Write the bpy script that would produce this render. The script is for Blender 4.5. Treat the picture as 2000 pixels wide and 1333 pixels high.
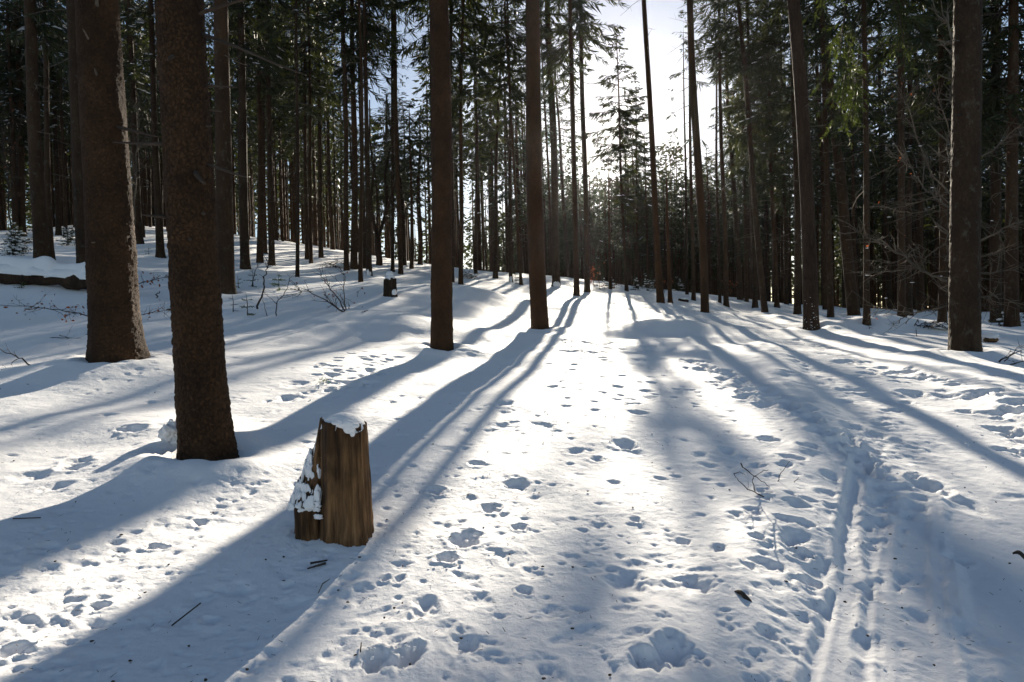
import bpy, math, random
import numpy as np

scene = bpy.context.scene
COL = scene.collection
for o in list(bpy.data.objects):
    bpy.data.objects.remove(o)
# ---------------------------------------------------------------- camera numbers
F_PX = 1222.0; CX, CY = 1000.0, 666.5
PITCH = math.radians(-1.0); ROLL = math.radians(1.2)
EYE = np.array([0.0, 0.0, 1.22])
fwd = np.array([0, math.cos(PITCH), math.sin(PITCH)])
rgt0 = np.array([1.0, 0, 0]); up0 = np.cross(rgt0, fwd)
RGT = rgt0*math.cos(ROLL) - up0*math.sin(ROLL)
UP = rgt0*math.sin(ROLL) + up0*math.cos(ROLL)

def ray(px, py):
    d = fwd + RGT*((px-CX)/F_PX) - UP*((py-CY)/F_PX)
    return d/np.linalg.norm(d)

def to_px(P):
    q = np.asarray(P) - EYE
    y = q@fwd
    y = np.where(np.abs(y) < 1e-6, 1e-6, y)
    return CX + F_PX*(q@RGT)/y, CY - F_PX*(q@UP)/y, y

SUN = ray(1193, 238)                       # direction towards the sun

# ---------------------------------------------------------------- the lie of the land
CTRL = [(0,1333,2.0),(500,1333,2.08),(1000,1333,2.1),(1500,1333,2.12),(2000,1333,2.12),
 (0,1090,2.85),(0,990,3.25),(0,850,4.7),(0,790,5.6),(120,750,6.5),(400,895,4.7),(230,700,7.7),(0,690,8.3),(650,1042,3.5),(730,880,4.7),(560,880,4.9),(889,765,7.0),(1000,1000,3.7),(1400,1000,3.75),(1800,1000,3.75),
 (862,682,10.4),(1055,647,15.0),(1000,800,6.1),(1400,790,6.5),(1700,800,6.2),(1950,800,6.0),(620,700,8.6),(1200,690,10.5),(440,620,12.0),(700,640,12.5),
 (1885,690,9.8),(1585,642,17.0),(1380,612,21),(1290,594,26),(1140,578,27),(1167,570,30),(479,528,25),(437,574,15.5),(83,515,18.5),(166,527,15.5),
 (314,504,29),(30,463,36),(700,500,42),(581,544,22),(704,554,22),(763,577,16.5),(900,557,26),(978,544,32),(1225,571,33),(1494,614,29),
 (1669,618,24),(1693,632,19),(1769,620,28),(1945,634,21),(1623,621,23.5),(1087,561,29),(940,530,45),(600,478,60),(200,438,60),(-300,480,26),(-600,480,36),
 (2300,640,19),(2500,630,34),(1400,578,52),(1700,603,48),(1950,612,44),(1120,545,52)]
_W = []
for (px, py, d) in CTRL:
    r = ray(px, py); t = d/(r@fwd); p = EYE + r*t; _W.append(p)
_W += [np.array(w, float) for w in [(0,0,0),(-2,-2,.1),(3,-2,-.2),(-12,-8,0.6),(12,-8,-1.5),(0,-20,-2.5),(-40,-20,2),(40,-20,-5),
   (0,100,4.5),(-60,100,17),(60,100,-2),(-90,40,20),(90,40,-5),(0,160,-2),(-120,160,14),(120,160,-10)]]
_W = np.array(_W)
def _tps_fit(P, z, lam):
    n = len(P)
    d2 = ((P[:,None]-P[None])**2).sum(-1)
    K = np.where(d2 > 0, d2*np.log(np.maximum(d2,1e-12)), 0)*.5
    A = np.zeros((n+3,n+3)); A[:n,:n] = K; A[:n,:n] += np.diag(lam)
    Q = np.c_[np.ones(n), P]; A[:n,n:] = Q; A[n:,:n] = Q.T
    return np.linalg.solve(A, np.r_[z,0,0,0])
def _warp(x, y):                            # compress distance so near and far bends weigh alike
    r = np.hypot(x, y)+1e-9
    s = np.log1p(r/4.0)/r
    return np.stack([x*s, y*s], -1)
_P = _warp(_W[:,0], _W[:,1])
_lin = 0.10
_C = _tps_fit(_P, (_W[:,2])/(1+np.hypot(_W[:,0],_W[:,1])*.12), np.full(len(_W), .02))
def vhash(ix, iy, s):
    h = (ix.astype(np.int64)*374761393 + iy.astype(np.int64)*668265263 + s*974711) & 0xffffffff
    h = ((h ^ (h >> 13))*1274126177) & 0xffffffff
    return ((h ^ (h >> 16)) & 0xffff)/65535.0
def vnoise(x, y, s=0):
    ix = np.floor(x); iy = np.floor(y); fx = x-ix; fy = y-iy
    fx = fx*fx*fx*(fx*(fx*6-15)+10); fy = fy*fy*fy*(fy*(fy*6-15)+10)
    a = vhash(ix,iy,s); b = vhash(ix+1,iy,s); c = vhash(ix,iy+1,s); d = vhash(ix+1,iy+1,s)
    return (a+(b-a)*fx)+((c+(d-c)*fx)-(a+(b-a)*fx))*fy
def fbm(x, y, s=0, o=3):
    v = 0; a = .5; n = 0
    for k in range(o):
        v = v + a*(vnoise(x, y, s+k*17)-.5); n += a; a *= .5; x = x*2.03+11.3; y = y*2.03-7.1
    return v/n
MOUNDS = []                                 # (x, y, radius_x, radius_y, height)
def base_z(x, y):
    x = np.asarray(x, float); y = np.asarray(y, float)
    sh = x.shape; x = x.ravel(); y = y.ravel()
    out = np.empty_like(x)
    for i in range(0, len(x), 60000):
        xs, ys = x[i:i+60000], y[i:i+60000]
        q = _warp(xs, ys)
        d2 = ((q[:,None]-_P[None])**2).sum(-1)
        K = .5*d2*np.log(np.maximum(d2, 1e-12))
        z = K@_C[:-3] + _C[-3] + q@_C[-2:]
        out[i:i+60000] = z*(1+np.hypot(xs,ys)*.12)
    return out.reshape(sh)
def ground_z(x, y):
    x = np.asarray(x, float); y = np.asarray(y, float)
    r = np.hypot(x, y)
    z = base_z(x, y)
    z = z + .16*fbm(x*.45, y*.45, 5, 3)*np.clip((r-3)/6,0.15,1) + .05*fbm(x*1.3+4, y*1.3, 9, 2)*np.clip(r/8,.3,1)
    for (mx, my, a, b, h) in MOUNDS:
        z = z + h*np.exp(-(((x-mx)/a)**2+((y-my)/b)**2))
    return z
_T = np.geomspace(1.2, 150, 1500)
def hit(px, py, dmax=None):                 # where the line of sight through a photo point meets the snow
    r = ray(px, py)
    X = EYE + r[None]*_T[:,None]
    h = X[:,2]-ground_z(X[:,0], X[:,1])
    k = np.nonzero(h < 0)[0]
    if len(k) == 0:                          # just above the rise: the nearest spot on its crest
        m = (_T > 8) & (_T < 60); j = np.nonzero(m)[0][np.argmin((h/_T)[m])]
        if h[j]/_T[j] > .03: return None
        p = X[j].copy(); p[2] -= h[j]; return p
    k = k[0]
    if k == 0: return X[0]
    a = h[k-1]/(h[k-1]-h[k])
    p = X[k-1]*(1-a)+X[k]*a
    return p
# ---------------------------------------------------------------- camera, sky, sun, exposure
from mathutils import Matrix, Vector
SUN_EL = math.asin(SUN[2]); SUN_AZ = math.atan2(SUN[0], SUN[1])
cam_d = bpy.data.cameras.new('camera'); cam = bpy.data.objects.new('camera', cam_d); COL.objects.link(cam)
cam_d.sensor_width = 36.0; cam_d.lens = 36.0*F_PX/2000.0
cam_d.clip_start = 0.05; cam_d.clip_end = 3000
M4 = Matrix(((RGT[0], UP[0], -fwd[0], EYE[0]), (RGT[1], UP[1], -fwd[1], EYE[1]), (RGT[2], UP[2], -fwd[2], EYE[2]), (0, 0, 0, 1)))
cam.matrix_world = M4
scene.camera = cam
world = bpy.data.worlds.new('World'); scene.world = world; world.use_nodes = True
wn = world.node_tree; wn.nodes.clear()
wo = wn.nodes.new('ShaderNodeOutputWorld'); wb_ = wn.nodes.new('ShaderNodeBackground'); sk = wn.nodes.new('ShaderNodeTexSky')
sk.sky_type = 'NISHITA'; sk.sun_disc = False; sk.sun_elevation = SUN_EL; sk.sun_rotation = SUN_AZ
sk.air_density = 1.0; sk.dust_density = 0.55; sk.ozone_density = 1.0; sk.altitude = 800
wb_.inputs['Strength'].default_value = 0.05
wn.links.new(sk.outputs[0], wb_.inputs['Color']); wn.links.new(wb_.outputs[0], wo.inputs['Surface'])
sun_d = bpy.data.lights.new('sun', 'SUN'); sun_d.energy = 5.0; sun_d.angle = math.radians(0.53); sun_d.color = (1.0, 0.895, 0.735)
sun_o = bpy.data.objects.new('sun', sun_d); COL.objects.link(sun_o)
sun_o.rotation_euler = Vector(-Vector(SUN)).to_track_quat('-Z', 'Y').to_euler(); sun_o.location = (0, 0, 40)
scene.view_settings.view_transform = 'Standard'; scene.view_settings.look = 'None'
scene.view_settings.exposure = 1.27; scene.view_settings.gamma = 1.0; scene.view_settings.use_curve_mapping = False
scene.render.engine = 'CYCLES'
scene.cycles.use_denoising = True
scene.cycles.max_bounces = 6; scene.cycles.diffuse_bounces = 3; scene.cycles.glossy_bounces = 2; scene.cycles.transmission_bounces = 3
scene.cycles.volume_bounces = 0; scene.cycles.sample_clamp_indirect = 6
HAZE = 0.00005
# ---------------------------------------------------------------- mesh helpers
def mesh_np(name, V, parts, mats, smooth=False):
    """parts: list of (faces array n x k, material index)."""
    V = np.asarray(V, np.float32)
    parts = [(np.asarray(f, np.int32), m) for f, m in parts if len(f)]
    me = bpy.data.meshes.new(name)
    me.vertices.add(len(V)); me.vertices.foreach_set('co', V.ravel())
    nl = sum(f.size for f, m in parts); nf = sum(len(f) for f, m in parts)
    me.loops.add(nl); me.polygons.add(nf)
    me.loops.foreach_set('vertex_index', np.concatenate([f.ravel() for f, m in parts]))
    cnt = np.concatenate([np.full(len(f), f.shape[1], np.int32) for f, m in parts])
    me.polygons.foreach_set('loop_start', np.r_[0, np.cumsum(cnt)[:-1]].astype(np.int32))
    for m in mats: me.materials.append(m)
    me.polygons.foreach_set('material_index', np.concatenate([np.full(len(f), m, np.int32) for f, m in parts]))
    if smooth: me.polygons.foreach_set('use_smooth', np.ones(nf, bool))
    me.update(calc_edges=True)
    return me

class Geo:
    """collects shapes that make ONE object"""
    def __init__(s): s.V = []; s.n = 0; s.F = []
    def add(s, V, F, m=0):
        V = np.asarray(V, float).reshape(-1, 3)
        if len(V) == 0: return
        s.V.append(V); s.F.append((np.asarray(F, np.int64)+s.n, m)); s.n += len(V)
    def mesh(s, name, mats, smooth=False):
        return mesh_np(name, np.concatenate(s.V), s.F, mats, smooth)

def link(name, me, parent=None, loc=None, **props):
    o = bpy.data.objects.new(name, me); COL.objects.link(o)
    if parent is not None: o.parent = parent
    if loc is not None: o.location = loc
    for k, v in props.items(): o[k] = v
    return o
def thing(name, loc, label, cat, group=None):
    o = link(name, None, loc=[float(v) for v in loc], label=label, category=cat)
    o.empty_display_size = .2
    if group: o['group'] = group
    return o

def tube(P, R, seg=6, cap=True):
    """rings along a path -> verts, quads"""
    P = np.asarray(P, float); n = len(P); R = np.broadcast_to(np.asarray(R, float), (n,))
    T = np.gradient(P, axis=0); T /= np.linalg.norm(T, axis=1)[:, None]+1e-9
    ref = np.array([0, 0, 1.0]) if abs(T[:, 2]).mean() < .8 else np.array([1.0, 0, 0])
    A = np.cross(T, ref); A /= np.linalg.norm(A, axis=1)[:, None]+1e-9
    B = np.cross(T, A)
    a = np.arange(seg)*2*np.pi/seg
    V = P[:, None]+R[:, None, None]*(np.cos(a)[None, :, None]*A[:, None]+np.sin(a)[None, :, None]*B[:, None])
    i = np.arange(n-1)[:, None]*seg; j = np.arange(seg)[None]; k = (j+1) % seg
    F = np.stack([i+j, i+k, i+seg+k, i+seg+j], -1).reshape(-1, 4)
    V = V.reshape(-1, 3)
    if cap:
        V = np.concatenate([V, P[:1], P[-1:]]); c0 = n*seg; c1 = c0+1
        jj = np.arange(seg); kk = (jj+1) % seg
        F = np.concatenate([F, np.stack([np.full(seg, c0), kk, jj, np.full(seg, c0)], -1)[:, [0, 1, 2, 2]],
                            np.stack([(n-1)*seg+jj, (n-1)*seg+kk, np.full(seg, c1), np.full(seg, c1)], -1)])
    return V, F
def quads_tris(F):
    """split off degenerate quads as triangles"""
    d = F[:, 2] == F[:, 3]
    return F[~d], F[d][:, :3]
def add_tube(g, P, R, seg=6, m=0, cap=True):
    V, F = tube(P, R, seg, cap); q, t = quads_tris(F)
    n = g.n; g.V.append(V); g.n += len(V)
    if len(q): g.F.append((q+n, m))
    if len(t): g.F.append((t+n, m))

# ---------------------------------------------------------------- materials
def new_mat(name):
    m = bpy.data.materials.new(name); m.use_nodes = True
    nt = m.node_tree; nt.nodes.clear()
    out = nt.nodes.new('ShaderNodeOutputMaterial')
    return m, nt, out
def nd(nt, t, **kw):
    n = nt.nodes.new(t)
    for k, v in kw.items():
        if k in n.inputs.keys(): n.inputs[k].default_value = v
        else: setattr(n, k, v)
    return n
def ramp(nt, stops, src):
    r = nt.nodes.new('ShaderNodeValToRGB'); e = r.color_ramp.elements
    while len(e) > 1: e.remove(e[-1])
    e[0].position, e[0].color = stops[0][0], (*stops[0][1], 1)
    for p, c in stops[1:]:
        x = e.new(p); x.color = (*c, 1)
    nt.links.new(src, r.inputs[0]); return r
def coords(nt, scale=(1, 1, 1), kind='Object'):
    tc = nt.nodes.new('ShaderNodeTexCoord'); mp = nt.nodes.new('ShaderNodeMapping')
    mp.inputs['Scale'].default_value = scale
    nt.links.new(tc.outputs[kind], mp.inputs['Vector']); return mp.outputs[0]

def bark_mat(name, dark, mid, light, plate=22.0, stretch=.45, bump=.6, lichen=None, furrow=False):
    m, nt, out = new_mat(name); L = nt.links.new
    v = coords(nt, (1, 1, stretch))
    n1 = nd(nt, 'ShaderNodeTexNoise', Scale=3.0, Detail=5.0, Roughness=.6); L(v, n1.inputs['Vector'])
    n2 = nd(nt, 'ShaderNodeTexNoise', Scale=45.0, Detail=4.0, Roughness=.7); L(v, n2.inputs['Vector'])
    wv = nd(nt, 'ShaderNodeMixRGB', blend_type='ADD'); wv.inputs[0].default_value = .05; L(v, wv.inputs[1]); L(n2.outputs['Color'], wv.inputs[2])
    vo = nd(nt, 'ShaderNodeTexVoronoi', feature='DISTANCE_TO_EDGE', Scale=plate); L(wv.outputs[0], vo.inputs['Vector'])
    vc = nd(nt, 'ShaderNodeTexVoronoi', feature='F1', Scale=plate); L(wv.outputs[0], vc.inputs['Vector'])
    r1 = ramp(nt, [(.25, dark), (.5, mid), (.8, light)], n1.outputs['Fac'])
    mx = nd(nt, 'ShaderNodeMixRGB', blend_type='OVERLAY'); mx.inputs[0].default_value = .55
    L(r1.outputs[0], mx.inputs[1]); L(n2.outputs['Fac'], mx.inputs[2])
    pl = nd(nt, 'ShaderNodeMixRGB', blend_type='MULTIPLY'); pl.inputs[0].default_value = .22
    hs = ramp(nt, [(0, (.55, .55, .55)), (1, (1.25, 1.2, 1.15))], vc.outputs['Color'])
    L(mx.outputs[0], pl.inputs[1]); L(hs.outputs[0], pl.inputs[2])
    oi = nt.nodes.new('ShaderNodeObjectInfo')
    rv = ramp(nt, [(0, (.75, .78, .8)), (.5, (1, 1, 1)), (1, (1.25, 1.12, 1.0))], oi.outputs['Random'])
    ov = nd(nt, 'ShaderNodeMixRGB', blend_type='MULTIPLY'); ov.inputs[0].default_value = 1
    L(pl.outputs[0], ov.inputs[1]); L(rv.outputs[0], ov.inputs[2])
    ed = ramp(nt, [(0, (.42, .40, .38)), (.10, (1, 1, 1))], vo.outputs['Distance'])
    em = nd(nt, 'ShaderNodeMixRGB', blend_type='MULTIPLY'); em.inputs[0].default_value = .5; L(ov.outputs[0], em.inputs[1]); L(ed.outputs[0], em.inputs[2])
    col = em.outputs[0]
    if lichen:
        n3 = nd(nt, 'ShaderNodeTexNoise', Scale=7.0, Detail=6.0, Roughness=.7); L(coords(nt, (1, 1, .7)), n3.inputs['Vector'])
        r3 = ramp(nt, [(.56, (0, 0, 0)), (.66, (1, 1, 1))], n3.outputs['Fac'])
        lm = nd(nt, 'ShaderNodeMixRGB'); L(r3.outputs[0], lm.inputs[0]); L(col, lm.inputs[1]); lm.inputs[2].default_value = (*lichen, 1); col = lm.outputs[0]
    b = nt.nodes.new('ShaderNodeBsdfPrincipled'); b.inputs['Roughness'].default_value = .85; b.inputs['Specular IOR Level'].default_value = .25
    L(col, b.inputs['Base Color'])
    hr = ramp(nt, [(0, (0, 0, 0)), (.12, (.8, .8, .8)), (.4, (1, 1, 1))], vo.outputs['Distance'])
    hm = nd(nt, 'ShaderNodeMath', operation='ADD'); L(hr.outputs[0], hm.inputs[0]); L(n2.outputs['Fac'], hm.inputs[1])
    bp = nd(nt, 'ShaderNodeBump', Strength=bump, Distance=.012); L(hm.outputs[0], bp.inputs['Height']); L(bp.outputs[0], b.inputs['Normal'])
    L(b.outputs[0], out.inputs[0]); return m

BARK = bark_mat('spruce_bark', (0.0238, 0.0138, 0.0070), (0.0477, 0.0263, 0.0132), (0.0846, 0.0494, 0.0254), lichen=(.070, .060, .043))
BARK_RED = bark_mat('reddish_bark', (0.0270, 0.0142, 0.0061), (0.0502, 0.0258, 0.0113), (0.0815, 0.0434, 0.0193), plate=30)
BARK_ROUGH = bark_mat('scaly_bark', (0.0299, 0.0141, 0.0054), (0.0626, 0.0297, 0.0118), (0.1103, 0.0560, 0.0243), plate=36, stretch=.7, bump=.9)
BARK_FURROW = bark_mat('furrowed_bark', (0.0188, 0.0115, 0.0070), (0.0408, 0.0247, 0.0150), (0.0690, 0.0439, 0.0258), plate=13, stretch=.22, bump=1.0)
TWIG = bark_mat('twig_bark', (.03, .022, .017), (.06, .045, .035), (.10, .08, .06), plate=60, bump=.2)
TWIG_PALE = bark_mat('dead_twig_bark', (.07, .055, .042), (.12, .098, .075), (.19, .16, .125), plate=60, bump=.2)

def leaf_mat(name, a, b_, trans, tint):
    m, nt, out = new_mat(name); L = nt.links.new
    n1 = nd(nt, 'ShaderNodeTexNoise', Scale=.9, Detail=3.0); L(coords(nt), n1.inputs['Vector'])
    n2 = nd(nt, 'ShaderNodeTexNoise', Scale=9.0, Detail=2.0); L(coords(nt), n2.inputs['Vector'])
    ad = nd(nt, 'ShaderNodeMath', operation='MULTIPLY_ADD'); L(n2.outputs['Fac'], ad.inputs[0]); ad.inputs[1].default_value = .6; L(n1.outputs['Fac'], ad.inputs[2])
    r = ramp(nt, [(.55, a), (1.0, b_)], ad.outputs[0])
    d = nt.nodes.new('ShaderNodeBsdfPrincipled'); d.inputs['Roughness'].default_value = .55; d.inputs['Specular IOR Level'].default_value = .35
    L(r.outputs[0], d.inputs['Base Color'])
    t = nt.nodes.new('ShaderNodeBsdfTranslucent')
    tm = nd(nt, 'ShaderNodeMixRGB', blend_type='MULTIPLY'); tm.inputs[0].default_value = 1; L(r.outputs[0], tm.inputs[1]); tm.inputs[2].default_value = (*tint, 1); L(tm.outputs[0], t.inputs['Color'])
    mx = nt.nodes.new('ShaderNodeMixShader'); mx.inputs[0].default_value = trans; L(d.outputs[0], mx.inputs[1]); L(t.outputs[0], mx.inputs[2])
    L(mx.outputs[0], out.inputs[0]); return m
NEEDLE = leaf_mat('spruce_needles', (.014, .020, .009), (.036, .043, .017), .28, (2.0, 1.9, .8))
NEEDLE_YOUNG = leaf_mat('young_spruce_needles', (.03, .055, .02), (.07, .11, .035), .35, (1.6, 1.8, .8))
NEEDLE_LIT = leaf_mat('sunlit_spruce_needles', (.028, .040, .012), (.055, .068, .021), .38, (1.9, 2.0, .7))  # brighter copy of the spruce needles, sun shining through put into the colour
DRY_LEAF = leaf_mat('dry_beech_leaf', (.13, .045, .02), (.26, .10, .045), .4, (1.8, 1.2, .8))

def snow_mat(name, ground=False):
    m, nt, out = new_mat(name); L = nt.links.new
    v = coords(nt)
    n1 = nd(nt, 'ShaderNodeTexNoise', Scale=60.0, Detail=6.0, Roughness=.7); L(v, n1.inputs['Vector'])
    n2 = nd(nt, 'ShaderNodeTexNoise', Scale=14.0, Detail=3.0, Roughness=.55); L(v, n2.inputs['Vector'])
    n3 = nd(nt, 'ShaderNodeTexNoise', Scale=1.1, Detail=4.0); L(v, n3.inputs['Vector'])
    r = ramp(nt, [(.3, (.835, .83, .84)), (.7, (.895, .885, .885))], n3.outputs['Fac'])
    col = r.outputs[0]
    if ground:                              # needles and bark crumbs scattered over the snow
        vo = nd(nt, 'ShaderNodeTexVoronoi', feature='F1', Scale=9.0); L(v, vo.inputs['Vector'])
        r2 = ramp(nt, [(.012, (1, 1, 1)), (.022, (0, 0, 0))], vo.outputs['Distance'])
        n4 = nd(nt, 'ShaderNodeTexNoise', Scale=.8, Detail=2.0); L(v, n4.inputs['Vector'])
        r4 = ramp(nt, [(.5, (0, 0, 0)), (.6, (1, 1, 1))], n4.outputs['Fac'])
        mm = nd(nt, 'ShaderNodeMath', operation='MULTIPLY'); L(r2.outputs[0], mm.inputs[0]); L(r4.outputs[0], mm.inputs[1])
        mx = nd(nt, 'ShaderNodeMixRGB'); L(mm.outputs[0], mx.inputs[0]); L(col, mx.inputs[1]); mx.inputs[2].default_value = (.12, .08, .05, 1); col = mx.outputs[0]
    b = nt.nodes.new('ShaderNodeBsdfPrincipled'); b.inputs['Roughness'].default_value = .72; b.inputs['Specular IOR Level'].default_value = .4; b.inputs['Sheen Weight'].default_value = .35; b.inputs['Sheen Roughness'].default_value = .6
    L(col, b.inputs['Base Color'])
    b1 = nd(nt, 'ShaderNodeBump', Strength=.38, Distance=.012); L(n1.outputs['Fac'], b1.inputs['Height'])
    b2 = nd(nt, 'ShaderNodeBump', Strength=.25, Distance=.03); L(n2.outputs['Fac'], b2.inputs['Height']); L(b1.outputs[0], b2.inputs['Normal'])
    L(b2.outputs[0], b.inputs['Normal'])
    L(b.outputs[0], out.inputs[0]); return m
SNOW = snow_mat('packed_snow', True)
SNOW_CAP = snow_mat('fresh_snow')

def wood_mat():
    m, nt, out = new_mat('weathered_stump_wood'); L = nt.links.new
    n1 = nd(nt, 'ShaderNodeTexNoise', Scale=28.0, Detail=6.0, Roughness=.65); L(coords(nt, (1, 1, .07)), n1.inputs['Vector'])
    n2 = nd(nt, 'ShaderNodeTexNoise', Scale=5.0, Detail=4.0, Roughness=.6); L(coords(nt, (1, 1, .5)), n2.inputs['Vector'])
    r1 = ramp(nt, [(.32, (.035, .018, .008)), (.5, (.165, .085, .035)), (.68, (.31, .172, .076))], n1.outputs['Fac'])
    r2 = ramp(nt, [(.38, (.16, .15, .13)), (.58, (1, 1, 1))], n2.outputs['Fac'])
    mx = nd(nt, 'ShaderNodeMixRGB', blend_type='MULTIPLY'); mx.inputs[0].default_value = .85; L(r1.outputs[0], mx.inputs[1]); L(r2.outputs[0], mx.inputs[2])
    b = nt.nodes.new('ShaderNodeBsdfPrincipled'); b.inputs['Roughness'].default_value = .8; b.inputs['Specular IOR Level'].default_value = .25
    L(mx.outputs[0], b.inputs['Base Color'])
    bp = nd(nt, 'ShaderNodeBump', Strength=1.0, Distance=.02); L(n1.outputs['Fac'], bp.inputs['Height']); L(bp.outputs[0], b.inputs['Normal'])
    L(b.outputs[0], out.inputs[0]); return m
WOOD = wood_mat()

# ---------------------------------------------------------------- which patches of snow the sun reaches (gaps in the canopy)
LIT = [([(-700,760),(-200,735),(0,730),(180,728),(330,738),(470,722),(600,690),(690,645),(740,622),(790,640),(840,645),(890,640),(930,600),(1030,580),(1130,575),(1200,600),
         (1260,600),(1330,620),(1400,650),(1330,655),(1250,645),(1190,655),(1240,690),(1195,725),(1235,800),(1190,870),(1110,930),(1080,1010),(990,1050),(800,1090),(600,1230),(480,1400),(400,1600),(-700,1600)], 1.0),
       ([(1775,875),(1850,855),(2000,930),(2300,1020),(2300,1100),(2000,1040),(1900,1010),(1800,960)], 1.0),
       ([(1590,652),(1850,690),(1850,700),(1600,668)], 1.0), ([(1900,695),(2000,722),(2000,750),(1890,715)], 1.0),
       ([(1080,560),(1200,575),(1340,620),(1400,655),(1520,690),(1560,740),(1440,720),(1330,670),(1250,650),(1080,600)], .85),
       ([(440,480),(560,470),(850,490),(850,530),(760,545),(560,548),(470,530)], .85),
       ([(880,560),(1030,545),(1030,590),(940,600)], .3),
       ([(990,1050),(800,1090),(600,1230),(480,1400),(400,1600),(850,1600),(870,1340),(930,1140)], .36),
       ([(1250,700),(1450,720),(1700,860),(1780,960),(1750,1340),(1000,1600),(900,1200),(1100,1020)], .46)]
RX0, RY0, RS = -700, 440, 4.0
_gx, _gy = np.meshgrid(np.arange(RX0, 2400, RS), np.arange(RY0, 1600, RS))
LITMAP = np.zeros(_gx.shape)
def in_poly(x, y, poly):
    r = np.zeros(x.shape, bool); n = len(poly)
    for i in range(n):
        x0, y0 = poly[i]; x1, y1 = poly[(i+1) % n]
        if y0 == y1: continue
        c = ((y0 > y) != (y1 > y)) & (x < (x1-x0)*(y-y0)/(y1-y0)+x0)
        r ^= c
    return r
for poly, pr in reversed(LIT):
    LITMAP = np.where(in_poly(_gx, _gy, poly), pr, LITMAP)
_GX = np.arange(-80, 80.1, .5); _GY = np.arange(-10, 140.1, .5)
_gm = np.meshgrid(_GX, _GY)
GRID = ground_z(_gm[0], _gm[1])
def gz_fast(x, y):
    i = np.clip((x+80)/.5, 0, len(_GX)-1.001); j = np.clip((y+10)/.5, 0, len(_GY)-1.001)
    a = i.astype(int); b = j.astype(int); u = i-a; v = j-b
    return (GRID[b, a]*(1-u)+GRID[b, a+1]*u)*(1-v)+(GRID[b+1, a]*(1-u)+GRID[b+1, a+1]*u)*v
LITPTS = []                                  # (point, radius): spots on trunks and boughs that the sun reaches
def sun_gap(P):
    """probability that a twig at P is missing because the sun comes through there"""
    P = np.asarray(P, float)
    t = (P[:, 2]-gz_fast(P[:, 0], P[:, 1]))/SUN[2]
    for _ in range(12):
        q = P-SUN*t[:, None]
        t = np.maximum(t+.8*(q[:, 2]-gz_fast(q[:, 0], q[:, 1]))/SUN[2], 0)
    q = P-SUN*t[:, None]
    px, py, dep = to_px(q)
    i = ((px-RX0)/RS).astype(int); j = ((py-RY0)/RS).astype(int)
    ok = (dep > 1) & (i >= 0) & (j >= 0) & (i < LITMAP.shape[1]) & (j < LITMAP.shape[0])
    pr = np.zeros(len(P)); pr[ok] = LITMAP[j[ok], i[ok]]
    hx, hy = SUN[0]/math.hypot(SUN[0], SUN[1]), SUN[1]/math.hypot(SUN[0], SUN[1])       # part-lit ground: gaps come in bands along the sun's way
    nz = vnoise((q[:, 0]*hy-q[:, 1]*hx)*1.5+40, (q[:, 0]*hx+q[:, 1]*hy)*.45+40, 121)
    pr = np.where((pr > 0) & (pr < .9), np.where(.5+(nz-.5)*1.35 < pr, 1.0, .1), pr)
    for c, rad in LITPTS:
        w = P-c; al = w@SUN
        pe = np.linalg.norm(w-al[:, None]*SUN, axis=1)
        pr = np.where((al > .8) & (pe < rad), 1.0, pr)
    return pr

# ---------------------------------------------------------------- spruce builder
def twig_blades(rng, B, D, Ln, W):
    """needle-bearing twigs: flat tapered blades, 4 verts each"""
    n = len(B)
    rv = rng.normal(size=(n, 3)); S = np.cross(D, rv); S /= np.linalg.norm(S, axis=1)[:, None]+1e-9
    mid = B+D*(Ln*.45)[:, None]; mid[:, 2] -= Ln*.04
    V = np.stack([B, mid+S*(W*.5)[:, None], B+D*Ln[:, None], mid-S*(W*.5)[:, None]], 1).reshape(-1, 3)
    return V, np.arange(n*4).reshape(n, 4)

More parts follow.
